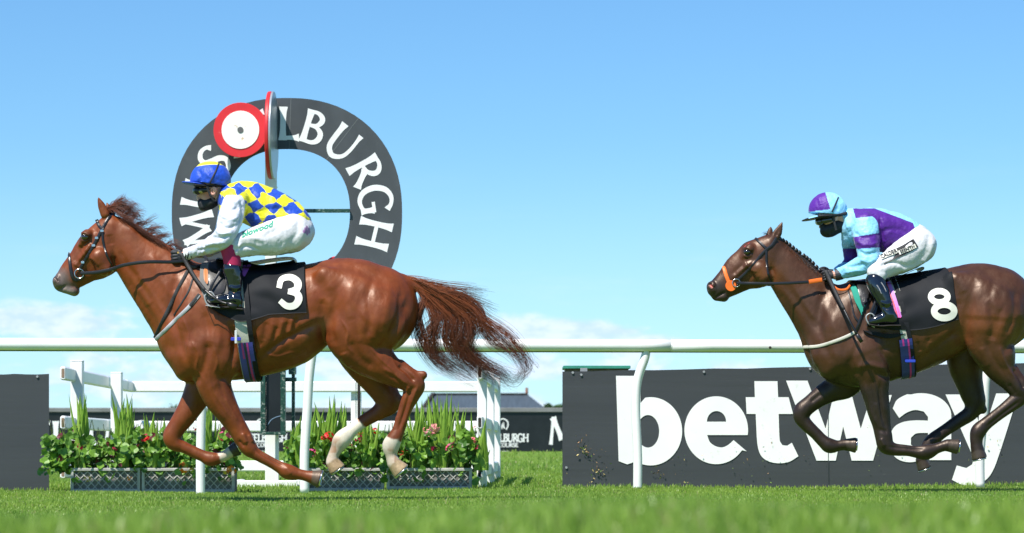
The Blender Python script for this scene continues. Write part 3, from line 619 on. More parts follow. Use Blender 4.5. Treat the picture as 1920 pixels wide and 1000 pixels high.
def plants(x0, x1, zt, D, seed, desc, flowers, irises):
    rr = np.random.default_rng(seed); b = ((x0+x1)/2, D+.15, zt)
    t = root('geranium_plant', desc, 'flowering plant', b, group='flowers in the planters')
    m = MB(); n = 700; hh = .40
    for _ in range(n):
        x = rr.uniform(x0-.05, x1+.04); y = D+.16+rr.normal(0, .12); env = .72+.28*math.sin(x*7+seed)*math.sin(x*17+2)
        z = zt-.05+hh*env*rr.random()**.75
        if y < D+.02: z = zt-.13+(.28+hh*.35)*rr.random()**.6
        g = rr.random(); col = (.055+.15*g, .15+.24*g, .02+.025*g)
        if rr.random() < .06: col = (.16, .03, .04)
        d = np.array([rr.normal(0, .5), -.7+rr.normal(0, .35), .45+rr.normal(0, .4)])
        leaf_disc(m, np.array([x, y, z]), d, rr.uniform(.016, .044), rr, col)
    m.build('leaves', M['leaf'], t)
    m = MB()
    for _ in range(60):
        x = rr.uniform(x0, x1); y = D+.16+rr.normal(0, .06); m.tube([(x, y, zt-.04), (x+rr.normal(0, .02), y, zt+.12), (x+rr.normal(0, .05), y+rr.normal(0, .04), zt+rr.uniform(.2, .42))], .003, 5, (.10, .13, .04))
    m.build('stems', M['leaf'], t)
    for (px, py, r, col) in flowers:
        m = MB(); blossom(m, P(px, py, D-.07+rr.uniform(-.02, .03)), 1.35*r/F*D, rr, col, 12 if r > 6 else 7); m.build('blossom', M['petal'], t)
    for (px, top, k, sp, wh) in irises:
        c = P(px, 880, D+.12); q = root('gladiolus', wh, 'leafy plant', (c[0], D+.14, zt-.02), group='sword leaved plants in the planters')
        m = MB()
        for _ in range(int(k*1.7)):
            tx = px+rr.normal(0, sp); ty = top-6+rr.random()**1.3*72; y = D+.12+rr.normal(0, .05); g = rr.random()
            blade(m, (c[0]+rr.normal(0, .03), y, zt-.02), P(tx, ty, y+rr.normal(0, .05)), rr.uniform(.032, .068), (.20+.12*g, .36+.14*g, .04+.03*g), (rr.normal(0, .03), 0, 0))
        m.build('leaves', M['leaf'], q)
Dp = 24.35
R_, PK, LP, OR, YL, DR = (.72, .02, .02), (.80, .12, .26), (.85, .35, .33), (.85, .28, .02), (.75, .55, .06), (.40, .01, .05)
g1 = planter(133, 263, Dp, 'leftmost, half hidden by nasturtium leaves'); g2 = planter(266, 440, Dp, 'left of the winning post, behind the thin rail post')
g3 = planter(575, 720, Dp, 'right of the winning post, below the small pink flower'); g4 = planter(725, 885, Dp, 'rightmost, beside the white fence end')
plants(P(88, 0, Dp)[0], g1[1], g1[2], Dp, 21, 'bushy green geraniums spilling over the leftmost planter', [(150, 838, 5, DR), (215, 842, 4, DR), (270, 820, 6, DR), (165, 897, 5, YL), (243, 897, 4, OR)],
       [(152, 742, 14, 10, 'upright sword leaved plant in front of the nearest white fence post'), (118, 800, 6, 12, 'short drooping sword leaves at the far left end of the planters'), (232, 742, 18, 16, 'tall sword leaved plant by the second white fence post')])
plants(g2[0], g2[1]-.02, g2[2], Dp, 22, 'geraniums with orange and red flowers under the chestnut horse forelegs', [(343, 878, 8, OR), (357, 885, 6, YL), (434, 882, 7, OR), (424, 884, 5, YL), (277, 824, 6, R_), (418, 818, 7, PK), (366, 803, 4, R_), (340, 842, 4, DR)],
       [(292, 775, 10, 14, 'loose sword leaves left of the folded chestnut foreleg'), (388, 752, 12, 10, 'thin sword leaves behind the thin rail post'), (352, 800, 6, 10, 'short sword leaves between the chestnut forelegs')])
plants(g3[0]-.14, g3[1], g3[2], Dp, 23, 'geraniums with one bright pink and one scarlet bloom right of the winning post', [(585, 848, 6.5, PK), (617, 819, 8, R_), (607, 821, 4, R_), (672, 822, 6, DR), (676, 810, 4, R_), (657, 834, 3, PK), (704, 808, 5, R_)],
       [(556, 785, 10, 14, 'leaning sword leaves left of the rail post, beside the winning post'), (592, 765, 12, 10, 'sword leaves just right of the middle rail post'), (622, 745, 16, 14, 'tall thin sword leaves above the scarlet bloom'), (690, 770, 12, 12, 'sword leaves between the chestnut hind legs')])
plants(g4[0], g4[1]+.05, g4[2], Dp, 24, 'dense geraniums with pale pink blooms beside the white fence end', [(815, 803, 8, LP), (804, 812, 6, LP), (797, 806, 4, LP), (842, 840, 6, PK), (885, 827, 6, (.85, .2, .25)), (808, 842, 5, DR), (765, 840, 5, DR), (752, 850, 4, R_), (892, 838, 4, DR), (890, 802, 3, LP)],
       [(786, 752, 16, 12, 'tall sword leaves beside the near chestnut hind cannon'), (826, 742, 18, 13, 'tall sword leaves above the pale pink bloom'), (862, 755, 10, 12, 'sword leaves in front of the barn roof'), (902, 788, 7, 14, 'broad arching sword leaves against the white fence end')])
# ---------------------------------------------------------------- sculpting: signed distance volumes -> one continuous surface
def smin(a, b, k):
    if k <= 0: return np.minimum(a, b)
    h = np.clip(.5+.5*(a-b)/k, 0, 1); return a*(1-h)+b*h-k*h*(1-h)
class Vol:
    def __init__(s, px0, py0, px1, py1, D, hy, res):
        a = P(px0, py1, D); b = P(px1, py0, D); s.lo = np.array([a[0], D-hy, a[2]]); hi = np.array([b[0], D+hy, b[2]])
        s.h = res; s.n = np.ceil((hi-s.lo)/res).astype(int)+1; s.D = D; s.d = np.full(s.n, .5, np.float32)
        s.ax = [(s.lo[i]+np.arange(s.n[i])*res).astype(np.float32) for i in range(3)]
    def sl(s, lo, hi):
        r = []
        for i in range(3):
            a = int(max(0, math.floor((lo[i]-s.lo[i])/s.h))); b = int(min(s.n[i], math.ceil((hi[i]-s.lo[i])/s.h)+1)); r.append(slice(a, max(a, b)))
        return tuple(r)
    def xyz(s, q): return s.ax[0][q[0]][:, None, None], s.ax[1][q[1]][None, :, None], s.ax[2][q[2]][None, None, :]
    def pt(s, px, py, yo): return P(px, py, s.D+yo)
    def chain(s, pts, k=.02, n=5, yo=0., w=1., op='u'):
        """pts: (px, py, r_px[, yoff[, width ratio]]) joined into one smooth tapering limb"""
        q = np.array([[p[0], p[1], p[2], p[3] if len(p) > 3 else yo, p[4] if len(p) > 4 else w] for p in pts], float)
        if n > 1 and len(q) > 2: q = catmull(q, n)
        C = np.array([s.pt(a[0], a[1], a[3]) for a in q]); R = q[:, 2]/F*(s.D+q[:, 3]); W = q[:, 4]
        m = 1.6*k+4*s.h; rw = R*np.maximum(W, 1)
        bx = s.sl((C-rw[:, None]).min(0)-m, (C+rw[:, None]).max(0)+m)
        sh = tuple(b.stop-b.start for b in bx)
        if 0 in sh: return
        T = np.full(sh, .5, np.float32)
        for i in range(len(C)-1):
            lo = np.minimum(C[i]-rw[i], C[i+1]-rw[i+1])-m; hi = np.maximum(C[i]+rw[i], C[i+1]+rw[i+1])+m; b2 = s.sl(lo, hi)
            X, Y, Z = s.xyz(b2)
            a, b = C[i], C[i+1]; dx, dy, dz = b-a; L = dx*dx+dz*dz
            if L < 1e-9: L = dx*dx+dz*dz+dy*dy+1e-9; t = np.clip(((X-a[0])*dx+(Z-a[2])*dz+(Y-a[1])*dy)/L, 0, 1)
            elif dy*dy > L: L2 = L+dy*dy; t = np.clip(((X-a[0])*dx+(Z-a[2])*dz+(Y-a[1])*dy)/L2, 0, 1)
            else: t = np.clip(((X-a[0])*dx+(Z-a[2])*dz)/L, 0, 1)
            d = np.sqrt((X-a[0]-t*dx)**2+(Z-a[2]-t*dz)**2+((Y-a[1]-t*dy)/(W[i]+t*(W[i+1]-W[i])))**2)-(R[i]+t*(R[i+1]-R[i]))
            loc = tuple(slice(b2[j].start-bx[j].start, b2[j].stop-bx[j].start) for j in range(3))
            T[loc] = np.minimum(T[loc], d)
        if op == 'u': s.d[bx] = smin(s.d[bx], T, k)
        else: s.d[bx] = -smin(-s.d[bx], T, k)
    def ell(s, px, py, rx, rz, yo, ry, ang=0., k=.02, op='u', cut=None):
        c = s.pt(px, py, yo); f = (s.D+yo)/F; rx *= f; rz *= f; m = 1.6*k+4*s.h; R = max(rx, rz)
        b = s.sl(c-[R+m, ry+m, R+m], c+[R+m, ry+m, R+m]); X, Y, Z = s.xyz(b); ca, sa = math.cos(rad(ang)), math.sin(rad(ang))
        U = (X-c[0])*ca+(Z-c[2])*sa; V = -(X-c[0])*sa+(Z-c[2])*ca; Yy = Y-c[1]
        k0 = np.sqrt((U/rx)**2+(V/rz)**2+(Yy/ry)**2); k1 = np.sqrt((U/rx**2)**2+(V/rz**2)**2+(Yy/ry**2)**2)+1e-9
        d = k0*(k0-1)/k1
        if cut is not None:      # keep only what is above the line through (px,py)+(offset) : cut=(ux,uz,off)
            d = np.maximum(d, cut[2]-(U*0+(X-c[0])*cut[0]+(Z-c[2])*cut[1]))
        if op == 'u': s.d[b] = smin(s.d[b], d.astype(np.float32), k)
        else: s.d[b] = -smin(-s.d[b], d.astype(np.float32), k)
    def hoof(s, c0, r0, c1, r1, yo, k=.006):
        a = s.pt(*c0, yo); b = s.pt(*c1, yo); f = (s.D+yo)/F; r0 *= f; r1 *= f; ax = b-a; L = np.linalg.norm(ax); ax /= L
        R = max(r0, r1)+L+.03; q = s.sl(a-R, a+R); X, Y, Z = s.xyz(q)
        t = (X-a[0])*ax[0]+(Y-a[1])*ax[1]+(Z-a[2])*ax[2]
        rr = np.sqrt(np.maximum((X-a[0])**2+((Y-a[1]))**2+(Z-a[2])**2-t*t, 0)); rad_ = r0+(r1-r0)*np.clip(t/L, -.3, 1)
        d = -smin(-(rr-rad_), -np.maximum(t-L, -t-.01), .006)
        s.d[q] = smin(s.d[q], d.astype(np.float32), k)
    def mesh(s, smooth=2):
        d = s.d; neg = d < 0
        c = np.zeros(tuple(np.array(d.shape)-1), np.int8)
        for i in (0, 1):
            for j in (0, 1):
                for k in (0, 1): c += neg[i:d.shape[0]-1+i, j:d.shape[1]-1+j, k:d.shape[2]-1+k]
        act = np.argwhere((c > 0) & (c < 8)); idx = -np.ones(c.shape, np.int32); idx[tuple(act.T)] = np.arange(len(act))
        S = np.zeros((len(act), 3)); Cn = np.zeros(len(act)); o = np.array([(i, j, k) for i in (0, 1) for j in (0, 1) for k in (0, 1)])
        val = np.stack([d[tuple((act+q).T)] for q in o], -1).astype(np.float64)
        for i in range(8):
            for j in range(i+1, 8):
                if np.abs(o[i]-o[j]).sum() != 1: continue
                a, b = val[:, i], val[:, j]; mk_ = (a < 0) != (b < 0); t = np.where(mk_, a/np.where(a == b, 1, a-b), 0)
                S += (o[i]+(o[j]-o[i])*t[:, None])*mk_[:, None]; Cn += mk_
        V = (act+S/Cn[:, None])*s.h+s.lo
        Q = []
        for ax in range(3):
            u, v = [(1, 2), (2, 0), (0, 1)][ax]
            sl0 = [slice(None)]*3; sl1 = [slice(None)]*3; sl0[ax] = slice(0, -1); sl1[ax] = slice(1, None)
            A = neg[tuple(sl0)]; B = neg[tuple(sl1)]; e = np.argwhere(A != B); e = e[(e[:, u] > 0) & (e[:, v] > 0) & (e[:, u] < d.shape[u]-1) & (e[:, v] < d.shape[v]-1)]
            eu = np.zeros(3, int); ev = np.zeros(3, int); eu[u] = 1; ev[v] = 1
            q = np.stack([idx[tuple((e-eu-ev).T)], idx[tuple((e-ev).T)], idx[tuple(e.T)], idx[tuple((e-eu).T)]], -1)
            fl = ~A[tuple(e.T)]; q[fl] = q[fl][:, ::-1]; Q.append(q)
        Q = np.concatenate(Q); Q = Q[(Q >= 0).all(1)]
        for _ in range(smooth):
            acc = np.zeros_like(V); cn = np.zeros(len(V))
            for a, b in ((0, 1), (1, 2), (2, 3), (3, 0)):
                np.add.at(acc, Q[:, a], V[Q[:, b]]); np.add.at(acc, Q[:, b], V[Q[:, a]]); np.add.at(cn, Q[:, a], 1); np.add.at(cn, Q[:, b], 1)
            V = V*.4+.6*acc/np.maximum(cn, 1)[:, None]
        return V, Q
def normals(V, Q):
    n = np.cross(V[Q[:, 2]]-V[Q[:, 0]], V[Q[:, 3]]-V[Q[:, 1]]); N_ = np.zeros_like(V)
    for i in range(4): np.add.at(N_, Q[:, i], n)
    return N_/(np.linalg.norm(N_, axis=1)[:, None]+1e-12)
def proj(V): return np.stack([960+V[:, 0]/V[:, 1]*F, HY-(V[:, 2]-H)/V[:, 1]*F], -1)
def dpath(p, path):
    path = npw(path); best = np.full(len(p), 1e9); tt = np.zeros(len(p)); n = len(path)-1
    for i in range(n):
        a, b = path[i], path[i+1]; d = b-a; t = np.clip(((p-a)@d)/(d@d), 0, 1); q = np.linalg.norm(p-a-t[:, None]*d, axis=1)
        m = q < best; best[m] = q[m]; tt[m] = (i+t[m])/n
    return best, tt
def vnoise(p, seed=0):
    """cheap smooth value noise, p (n,3)"""
    i = np.floor(p).astype(np.int64); f = p-i; f = f*f*(3-2*f); out = 0
    def hsh(a): 
        x = (a[:, 0]*73856093) ^ (a[:, 1]*19349663) ^ (a[:, 2]*83492791) ^ (seed*2654435761 % 2**31); x = (x*1103515245+12345) & 0x7fffffff; x = (x ^ (x >> 13))*1274126177 & 0x7fffffff; return (x % 10007)/10007.
    for a in (0, 1):
        for b in (0, 1):
            for c in (0, 1):
                wt = (f[:, 0] if a else 1-f[:, 0])*(f[:, 1] if b else 1-f[:, 1])*(f[:, 2] if c else 1-f[:, 2]); out = out+wt*hsh(i+np.array([a, b, c]))
    return out
def sculpt(V, Q, strokes, D, ymax=None):
    """strokes: (path px, width px, depth mm[, side]) raised (+) or cut (-) along the surface; side 'n' near limb only"""
    N_ = normals(V, Q); p = proj(V); off = np.zeros(len(V)); wy = np.clip((np.abs(N_[:, 1])-.12)/.4, 0, 1)
    for st in strokes:
        path, wd, dep = st[:3]; side = st[3] if len(st) > 3 else 'b'
        path = npw(path); lo = path.min(0)-3*wd; hi = path.max(0)+3*wd
        m = (p[:, 0] > lo[0]) & (p[:, 0] < hi[0]) & (p[:, 1] > lo[1]) & (p[:, 1] < hi[1])
        if side == 'n': m &= V[:, 1] < D-.02
        if side == 'f': m &= V[:, 1] > D+.02
        i = np.where(m)[0]
        if len(i) == 0: continue
        q = catmull(path, 5) if len(path) > 2 else path
        d, t = dpath(p[i], q); taper = np.clip(np.minimum(t, 1-t)*6+.25, 0, 1) if len(path) > 1 else 1
        off[i] += (2.3 if wd <= 4.6 else 1.6)*dep*.001*np.exp(-(d/wd)**2)*wy[i]*taper
    return V+N_*off[:, None]
class Surf:
    """looks up the sculpted surface so that tack and cloth lie on it"""
    def __init__(s, V, Q): s.t = BVHTree.FromPolygons(V.tolist(), Q.tolist())
    def hit(s, px, py, lift=.004, side=-1, D=20.):
        o = Vector((0, 0, H)); d = Vector(P(px, py, 1.)-np.array([0, 0, H])).normalized()
        if side > 0: o = o+d*(D*1.15/d.y); d = -d
        r = s.t.ray_cast(o, d)
        if r[0] is None: return None
        n = r[1]; 
        if n.dot(d) > 0: n = -n
        return np.array(r[0]+n*lift)
    def path(s, pts, lift=.004, side=-1, D=20., n=8):
        q = catmull(pts, n) if len(pts) > 2 else np.array([npw(pts[0])+(npw(pts[1])-npw(pts[0]))*t for t in np.linspace(0, 1, 12)])
        out = [s.hit(a[0], a[1], lift, side, D) for a in q]
        ys = [o[1] for o in out if o is not None]
        if not ys: return np.array([P(a[0], a[1], D) for a in q])
        last = next(o[1] for o in out if o is not None)
        for i, o in enumerate(out):
            if o is None: out[i] = P(q[i][0], q[i][1], last)
            else: last = o[1]
        out = np.array(out); y = out[:, 1].copy()
        for _ in range(2): y[1:-1] = (y[:-2]+y[1:-1]+y[2:])/3
        y = np.minimum(y, out[:, 1]) if side < 0 else np.maximum(y, out[:, 1])
        return np.array([P(a[0], a[1], yy) for a, yy in zip(q, y)])
def strap(m, pts3, w_px, D, th=.004, c=None, k=10, flat=.35, toward=(0, 1, 0)):
    m.tube(pts3, w_px/2/F*D, k, c, up=toward, flat=flat)
def hairs(guides, n, D, spread, r0, seed, cols, jag=.5, yspread=.05, segs=14, lenvar=.3, startspread=.15):
    """strands grown along guide locks (px,py,yoff)"""
    r = np.random.default_rng(seed); V = []; Q = []; C = []; off = 0; tt = np.linspace(0, 1, segs)
    for gi, g in enumerate(guides):
        q = catmull(g, 6); u = np.linspace(0, 1, len(q)); cnt = n[gi] if isinstance(n, (list, tuple)) else n
        for _ in range(cnt):
            L = 1-lenvar*r.random()**2; t = tt*L; c = np.stack([np.interp(t, u, q[:, k]) for k in range(3)], -1)
            a = r.normal(0, 1, 2)*spread; ph = r.random()*6; fr = r.uniform(1.5, 4)
            env = startspread+(1-startspread)*np.minimum(t*1.8, 1); tip = np.clip((t-.55)/.45, 0, 1)**2
            wv = np.sin(t*fr*3.1+ph)*spread*.35*jag
            px = c[:, 0]+a[0]*env+wv+tip*r.normal(0, spread*1.0); py = c[:, 1]+a[1]*env+wv*.7+tip*r.normal(0, spread*.9)
            yo = c[:, 2]+r.normal(0, yspread)*env
            pts = np.array([P(x, y, D+z) for x, y, z in zip(px, py, yo)])
            tg = np.gradient(pts, axis=0); tg /= np.linalg.norm(tg, axis=1)[:, None]+1e-9
            s1 = np.cross(tg, (0, 1, 0)); s1 /= np.linalg.norm(s1, axis=1)[:, None]+1e-9; s2 = np.cross(tg, s1)
            rr = r0*(1-.75*t**2)*r.uniform(.6, 1.3); rr = rr[:, None]
            ring = np.stack([pts+s1*rr, pts-s1*rr*.5+s2*rr*.8, pts-s1*rr*.5-s2*rr*.8], 1); V.append(ring.reshape(-1, 3))
            i = np.arange(segs-1)[:, None]*3; 
            for j in range(3): Q.append(off+np.concatenate([i+j, i+(j+1) % 3, i+3+(j+1) % 3, i+3+j], 1))
            off += segs*3; b = r.uniform(.7, 1.35); ca = npw(cols[0])*(1-t[:, None]**1.2)+npw(cols[1])*t[:, None]**1.2
            C.append(np.repeat(ca*b, 3, 0))
    return np.vstack(V), np.vstack(Q), np.vstack(C)
def coat_mat(name, rough, coat, nse, warm):
    m = material(name, None, rough, attr=True, nscale=7, namt=nse, spec=.5, coat=coat, bump=.22, bscale=420, stretch=(1, 1, 1), bdist=.002, sheen=.0, coatr=.33)
    t = m.node_tree; b = t.nodes['Principled BSDF']; b.inputs['Specular Tint'].default_value = (1., .80, .66, 1)
    n = N(t, 'ShaderNodeTexNoise', i_Scale=11., i_Detail=5., i_Roughness=.65); tcn = N(t, 'ShaderNodeTexCoord'); t.links.new(tcn.outputs['Object'], n.inputs['Vector'])
    t.links.new(MAPR(t, n.outputs[0], .3, .7, rough-.10, rough+.15, False), b.inputs['Roughness'])
    # two bumps: hair grain and soft slack in the skin
    n2 = N(t, 'ShaderNodeTexNoise', i_Scale=26., i_Detail=4., i_Roughness=.6, i_Distortion=.6); mpn = N(t, 'ShaderNodeMapping'); mpn.inputs['Scale'].default_value = (1.0, 1, .45); t.links.new(tcn.outputs['Object'], mpn.inputs[0]); t.links.new(mpn.outputs[0], n2.inputs['Vector'])
    old = b.inputs['Normal'].links[0].from_node; bp = N(t, 'ShaderNodeBump', i_Strength=.32, i_Distance=.008); t.links.new(n2.outputs[0], bp.inputs['Height']); t.links.new(bp.outputs[0], old.inputs['Normal'])
    return m
M['leather'] = material('black_leather', (.012, .011, .012), .32, spec=.5, bump=.15, bscale=300, bdist=.002)
M['steel'] = material('bright_steel', (.6, .6, .6), .22, metal=1.)
M['eye'] = material('wet_dark_eye', (.012, .006, .004), .04, spec=.8, coat=1.)
M['cloth'] = material('black_number_cloth', (.008, .009, .012), .7, spec=.25, bump=.3, bscale=300, nscale=5, namt=.2, bdist=.002)
M['numw'] = material('number_felt', (.74, .72, .64), .75, bump=.2, bscale=200, bdist=.002)
M['hair'] = material('horse_hair', None, .42, attr=True, spec=.5)
M['rubber'] = material('dark_rubber_grip', (.02, .02, .022), .65, bump=.8, bscale=180, bdist=.004)
HR = {}
def race_horse(sp):
    D = sp['D']; k = sp['k']; vb = sp['box']
    vol = Vol(*vb, D, .42, sp.get('res', .0068))
    for c in sp['chains']: vol.chain(**c)
    for e in sp.get('ells', []): vol.ell(**e)
    for h in sp['hooves']: vol.hoof(*h)
    V, Q = vol.mesh(2)
    V = sculpt(V, Q, sp['strokes'], D)
    N_ = normals(V, Q); V = V+N_*((vnoise(V*[9, 9, 6], 3)-.5)*.006+(vnoise(V*[22, 22, 12], 5)-.5)*.0022+(vnoise(V*[50, 50, 26], 6)-.5)*.0012)[:, None]
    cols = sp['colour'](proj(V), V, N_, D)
    b = sp['base']; root_ = root('race_horse', sp['label'], 'horse', P(b[0], b[1], D))
    body = mk('body', V, Q, coat_mat(sp['coat'], sp['rough'], sp['coatw'], .22, 0), root_, smooth=True, cols=cols)
    S = Surf(V, Q); return root_, body, S, V, Q
def mixc(a, b, f): return a*(1-f[:, None])+npw(b)*f[:, None]
def sst(x, a, b): t = np.clip((x-a)/(b-a), 0, 1); return t*t*(3-2*t)
def eye(root_, S, px, py, rp, D, nm='eye'):
    for side in (-1, 1):
        c = S.hit(px, py, -.010, side, D)
        if c is None: continue
        bm = bmesh.new(); bmesh.ops.create_uvsphere(bm, u_segments=20, v_segments=14, radius=1); r = rp/F*D
        V = [c+np.array([v.co.x*r*1.15, v.co.y*r*.9, v.co.z*r*.95]) for v in bm.verts]; Fc = [tuple(v.index for v in f.verts) for f in bm.faces]; bm.free()
        mk(nm, V, Fc, M['eye'], root_, smooth=True)
def wrap_cloth(V, Q, D, col, zoff=.012, nu=40, nv=60, wr=None):
    """cloth laid over the back: col(u) -> (px_bottom, py_bottom, px_top, cx_axis, cy_axis)"""
    t = BVHTree.FromPolygons(V.tolist(), Q.tolist()); rows = []
    for i in range(nu+1):
        u = i/nu; pb, yb, pt_, ya = col(u); cz = P(0, ya, D)[2]; zb = P(0, yb, D-.27)[2]
        row = []
        for j in range(nv+1):
            v = -1+2*j/nv                       # -1 near hem, 0 over the spine, 1 far hem
            av = abs(v); px = pb+(pt_-pb)*(1-av); x = (px-960)/F*(D-.27*av)
            # march angle: hem angle from the horizontal
            hem = math.atan2(zb-cz, .30); th = math.pi/2+(hem-math.pi/2)*av
            d = Vector((0, -math.cos(th)*(1 if v < 0 else -1), math.sin(th))); o = Vector((x, D, cz)); r = t.ray_cast(o+d*.9, -d)
            p = r[0] if r[0] is not None else o+d*.3
            q = np.array(p)+np.array(d)*(zoff+(wr(u, v) if wr else 0)); row.append(q)
        rows.append(row)
    A = np.array(rows)
    for _ in range(3): A[:, 1:-1] = (A[:, :-2]+2*A[:, 1:-1]+A[:, 2:])/4; A[1:-1] = (A[:-2]+2*A[1:-1]+A[2:])/4
    return A
def grid_solid(A, th=.004):
    nu, nv = A.shape[:2]; i = np.arange(nu*nv).reshape(nu, nv); Fq = np.stack([i[:-1, :-1], i[1:, :-1], i[1:, 1:], i[:-1, 1:]], -1).reshape(-1, 4)
    V = A.reshape(-1, 3); N_ = normals(V, Fq)
    c = V.mean(0)
    if ((V-c)*N_).sum() < 0: N_ = -N_; Fq = Fq[:, ::-1]
    V2 = V-N_*th; off = nu*nv; Fs = [Fq, Fq[:, ::-1]+off]
    for e in (i[0], i[-1], i[:, 0], i[:, -1]): Fs.append(np.stack([e[:-1], e[1:], e[1:]+off, e[:-1]+off], -1))
    return np.vstack([V, V2]), np.vstack(Fs), Fq
def ring_band(V, Q, D, p0, p1, w_px, lift=.008, n=72):
    """a girth round the barrel in the plane through pixel line p0-p1; returns centreline"""
    t = BVHTree.FromPolygons(V.tolist(), Q.tolist()); a = P(*p0, D); b = P(*p1, D); c = (a+b)/2; ax = (a-b)/np.linalg.norm(a-b); out = []
    for i in range(n+1):
        th = i*2*math.pi/n; d = ax*math.cos(th)+np.array([0, -1, 0])*math.sin(th); r = t.ray_cast(Vector(c+d*.8), Vector(-d))
        q = np.array(r[0]) if r[0] is not None else c+d*.3
        out.append(q+d*lift)
    return np.array(out), ax
def band_mesh(m, C, D, wf, th=.005, c=None, stripe=None):
    """flat band following C (closed), widths wf px"""
    n = len(C); tg = np.gradient(C, axis=0); tg /= np.linalg.norm(tg, axis=1)[:, None]; cen = C.mean(0); out = C-cen; out /= np.linalg.norm(out, axis=1)[:, None]
    sd = np.cross(tg, out); sd /= np.linalg.norm(sd, axis=1)[:, None]; sd = np.where(sd[:, :1] > 0, sd, -sd); w_ = np.broadcast_to(npw(wf), (n,))[:, None]/F*D/2
    V = []
    for i in range(n): V += [C[i]-sd[i]*w_[i], C[i]+sd[i]*w_[i], C[i]+sd[i]*w_[i]-out[i]*th, C[i]-sd[i]*w_[i]-out[i]*th]
    Fc = [(4*i+j, 4*i+(j+1) % 4, 4*i+4+(j+1) % 4, 4*i+4+j) for i in range(n-1) for j in range(4)]; m.add(V, Fc, c)

def slab_on(name, poly, mat, lift, th, par, D, S, CS):
    q = catmull(poly+[poly[0]], 5)[:-1]; vs, fs = polyfill([[tuple(a) for a in q]]); f_ = []
    g = [(x, y) for x in np.arange(q[:, 0].min(), q[:, 0].max(), 2.5) for y in np.arange(q[:, 1].min(), q[:, 1].max(), 2.5)]
    VV = [Vector(v) for v in vs]; E = [(i, (i+1) % len(q)) for i in range(len(q))]
    loops = [tuple(a) for a in q]
    def ins(p_):
        n_ = 0
        for i in range(len(loops)):
            (x1, y1), (x2, y2) = loops[i], loops[(i+1) % len(loops)]
            if (y1 > p_[1]) != (y2 > p_[1]) and p_[0] < (x2-x1)*(p_[1]-y1)/(y2-y1)+x1: n_ += 1
        return n_ % 2
    pts = [Vector(a) for a in loops]+[Vector(p_) for p_ in g if ins(p_)]
    r2 = delaunay_2d_cdt(pts, E, [], 1, 1e-4); vv, ff = r2[0], [f for f in r2[2] if ins([sum(r2[0][i][k] for i in f)/len(f) for k in (0, 1)])]
    P3 = []
    for v in vv:
        h = CS.hit(v[0], v[1], lift, -1, D)
        if h is None: h = S.hit(v[0], v[1], lift+.012, -1, D)
        if h is None: h = P(v[0], v[1], D-.2)
        P3.append(h)
    P3 = np.array(P3); n_ = len(P3); bd = [f[::-1] for f in ff]
    side = [(i, (i+1) % len(loops), n_+(i+1) % len(loops), n_+i) for i in range(len(loops))]
    mk(name, np.vstack([P3, P3+[0, th, 0]]), bd+[tuple(i+n_ for i in f) for f in ff]+side, mat, par, smooth=False)
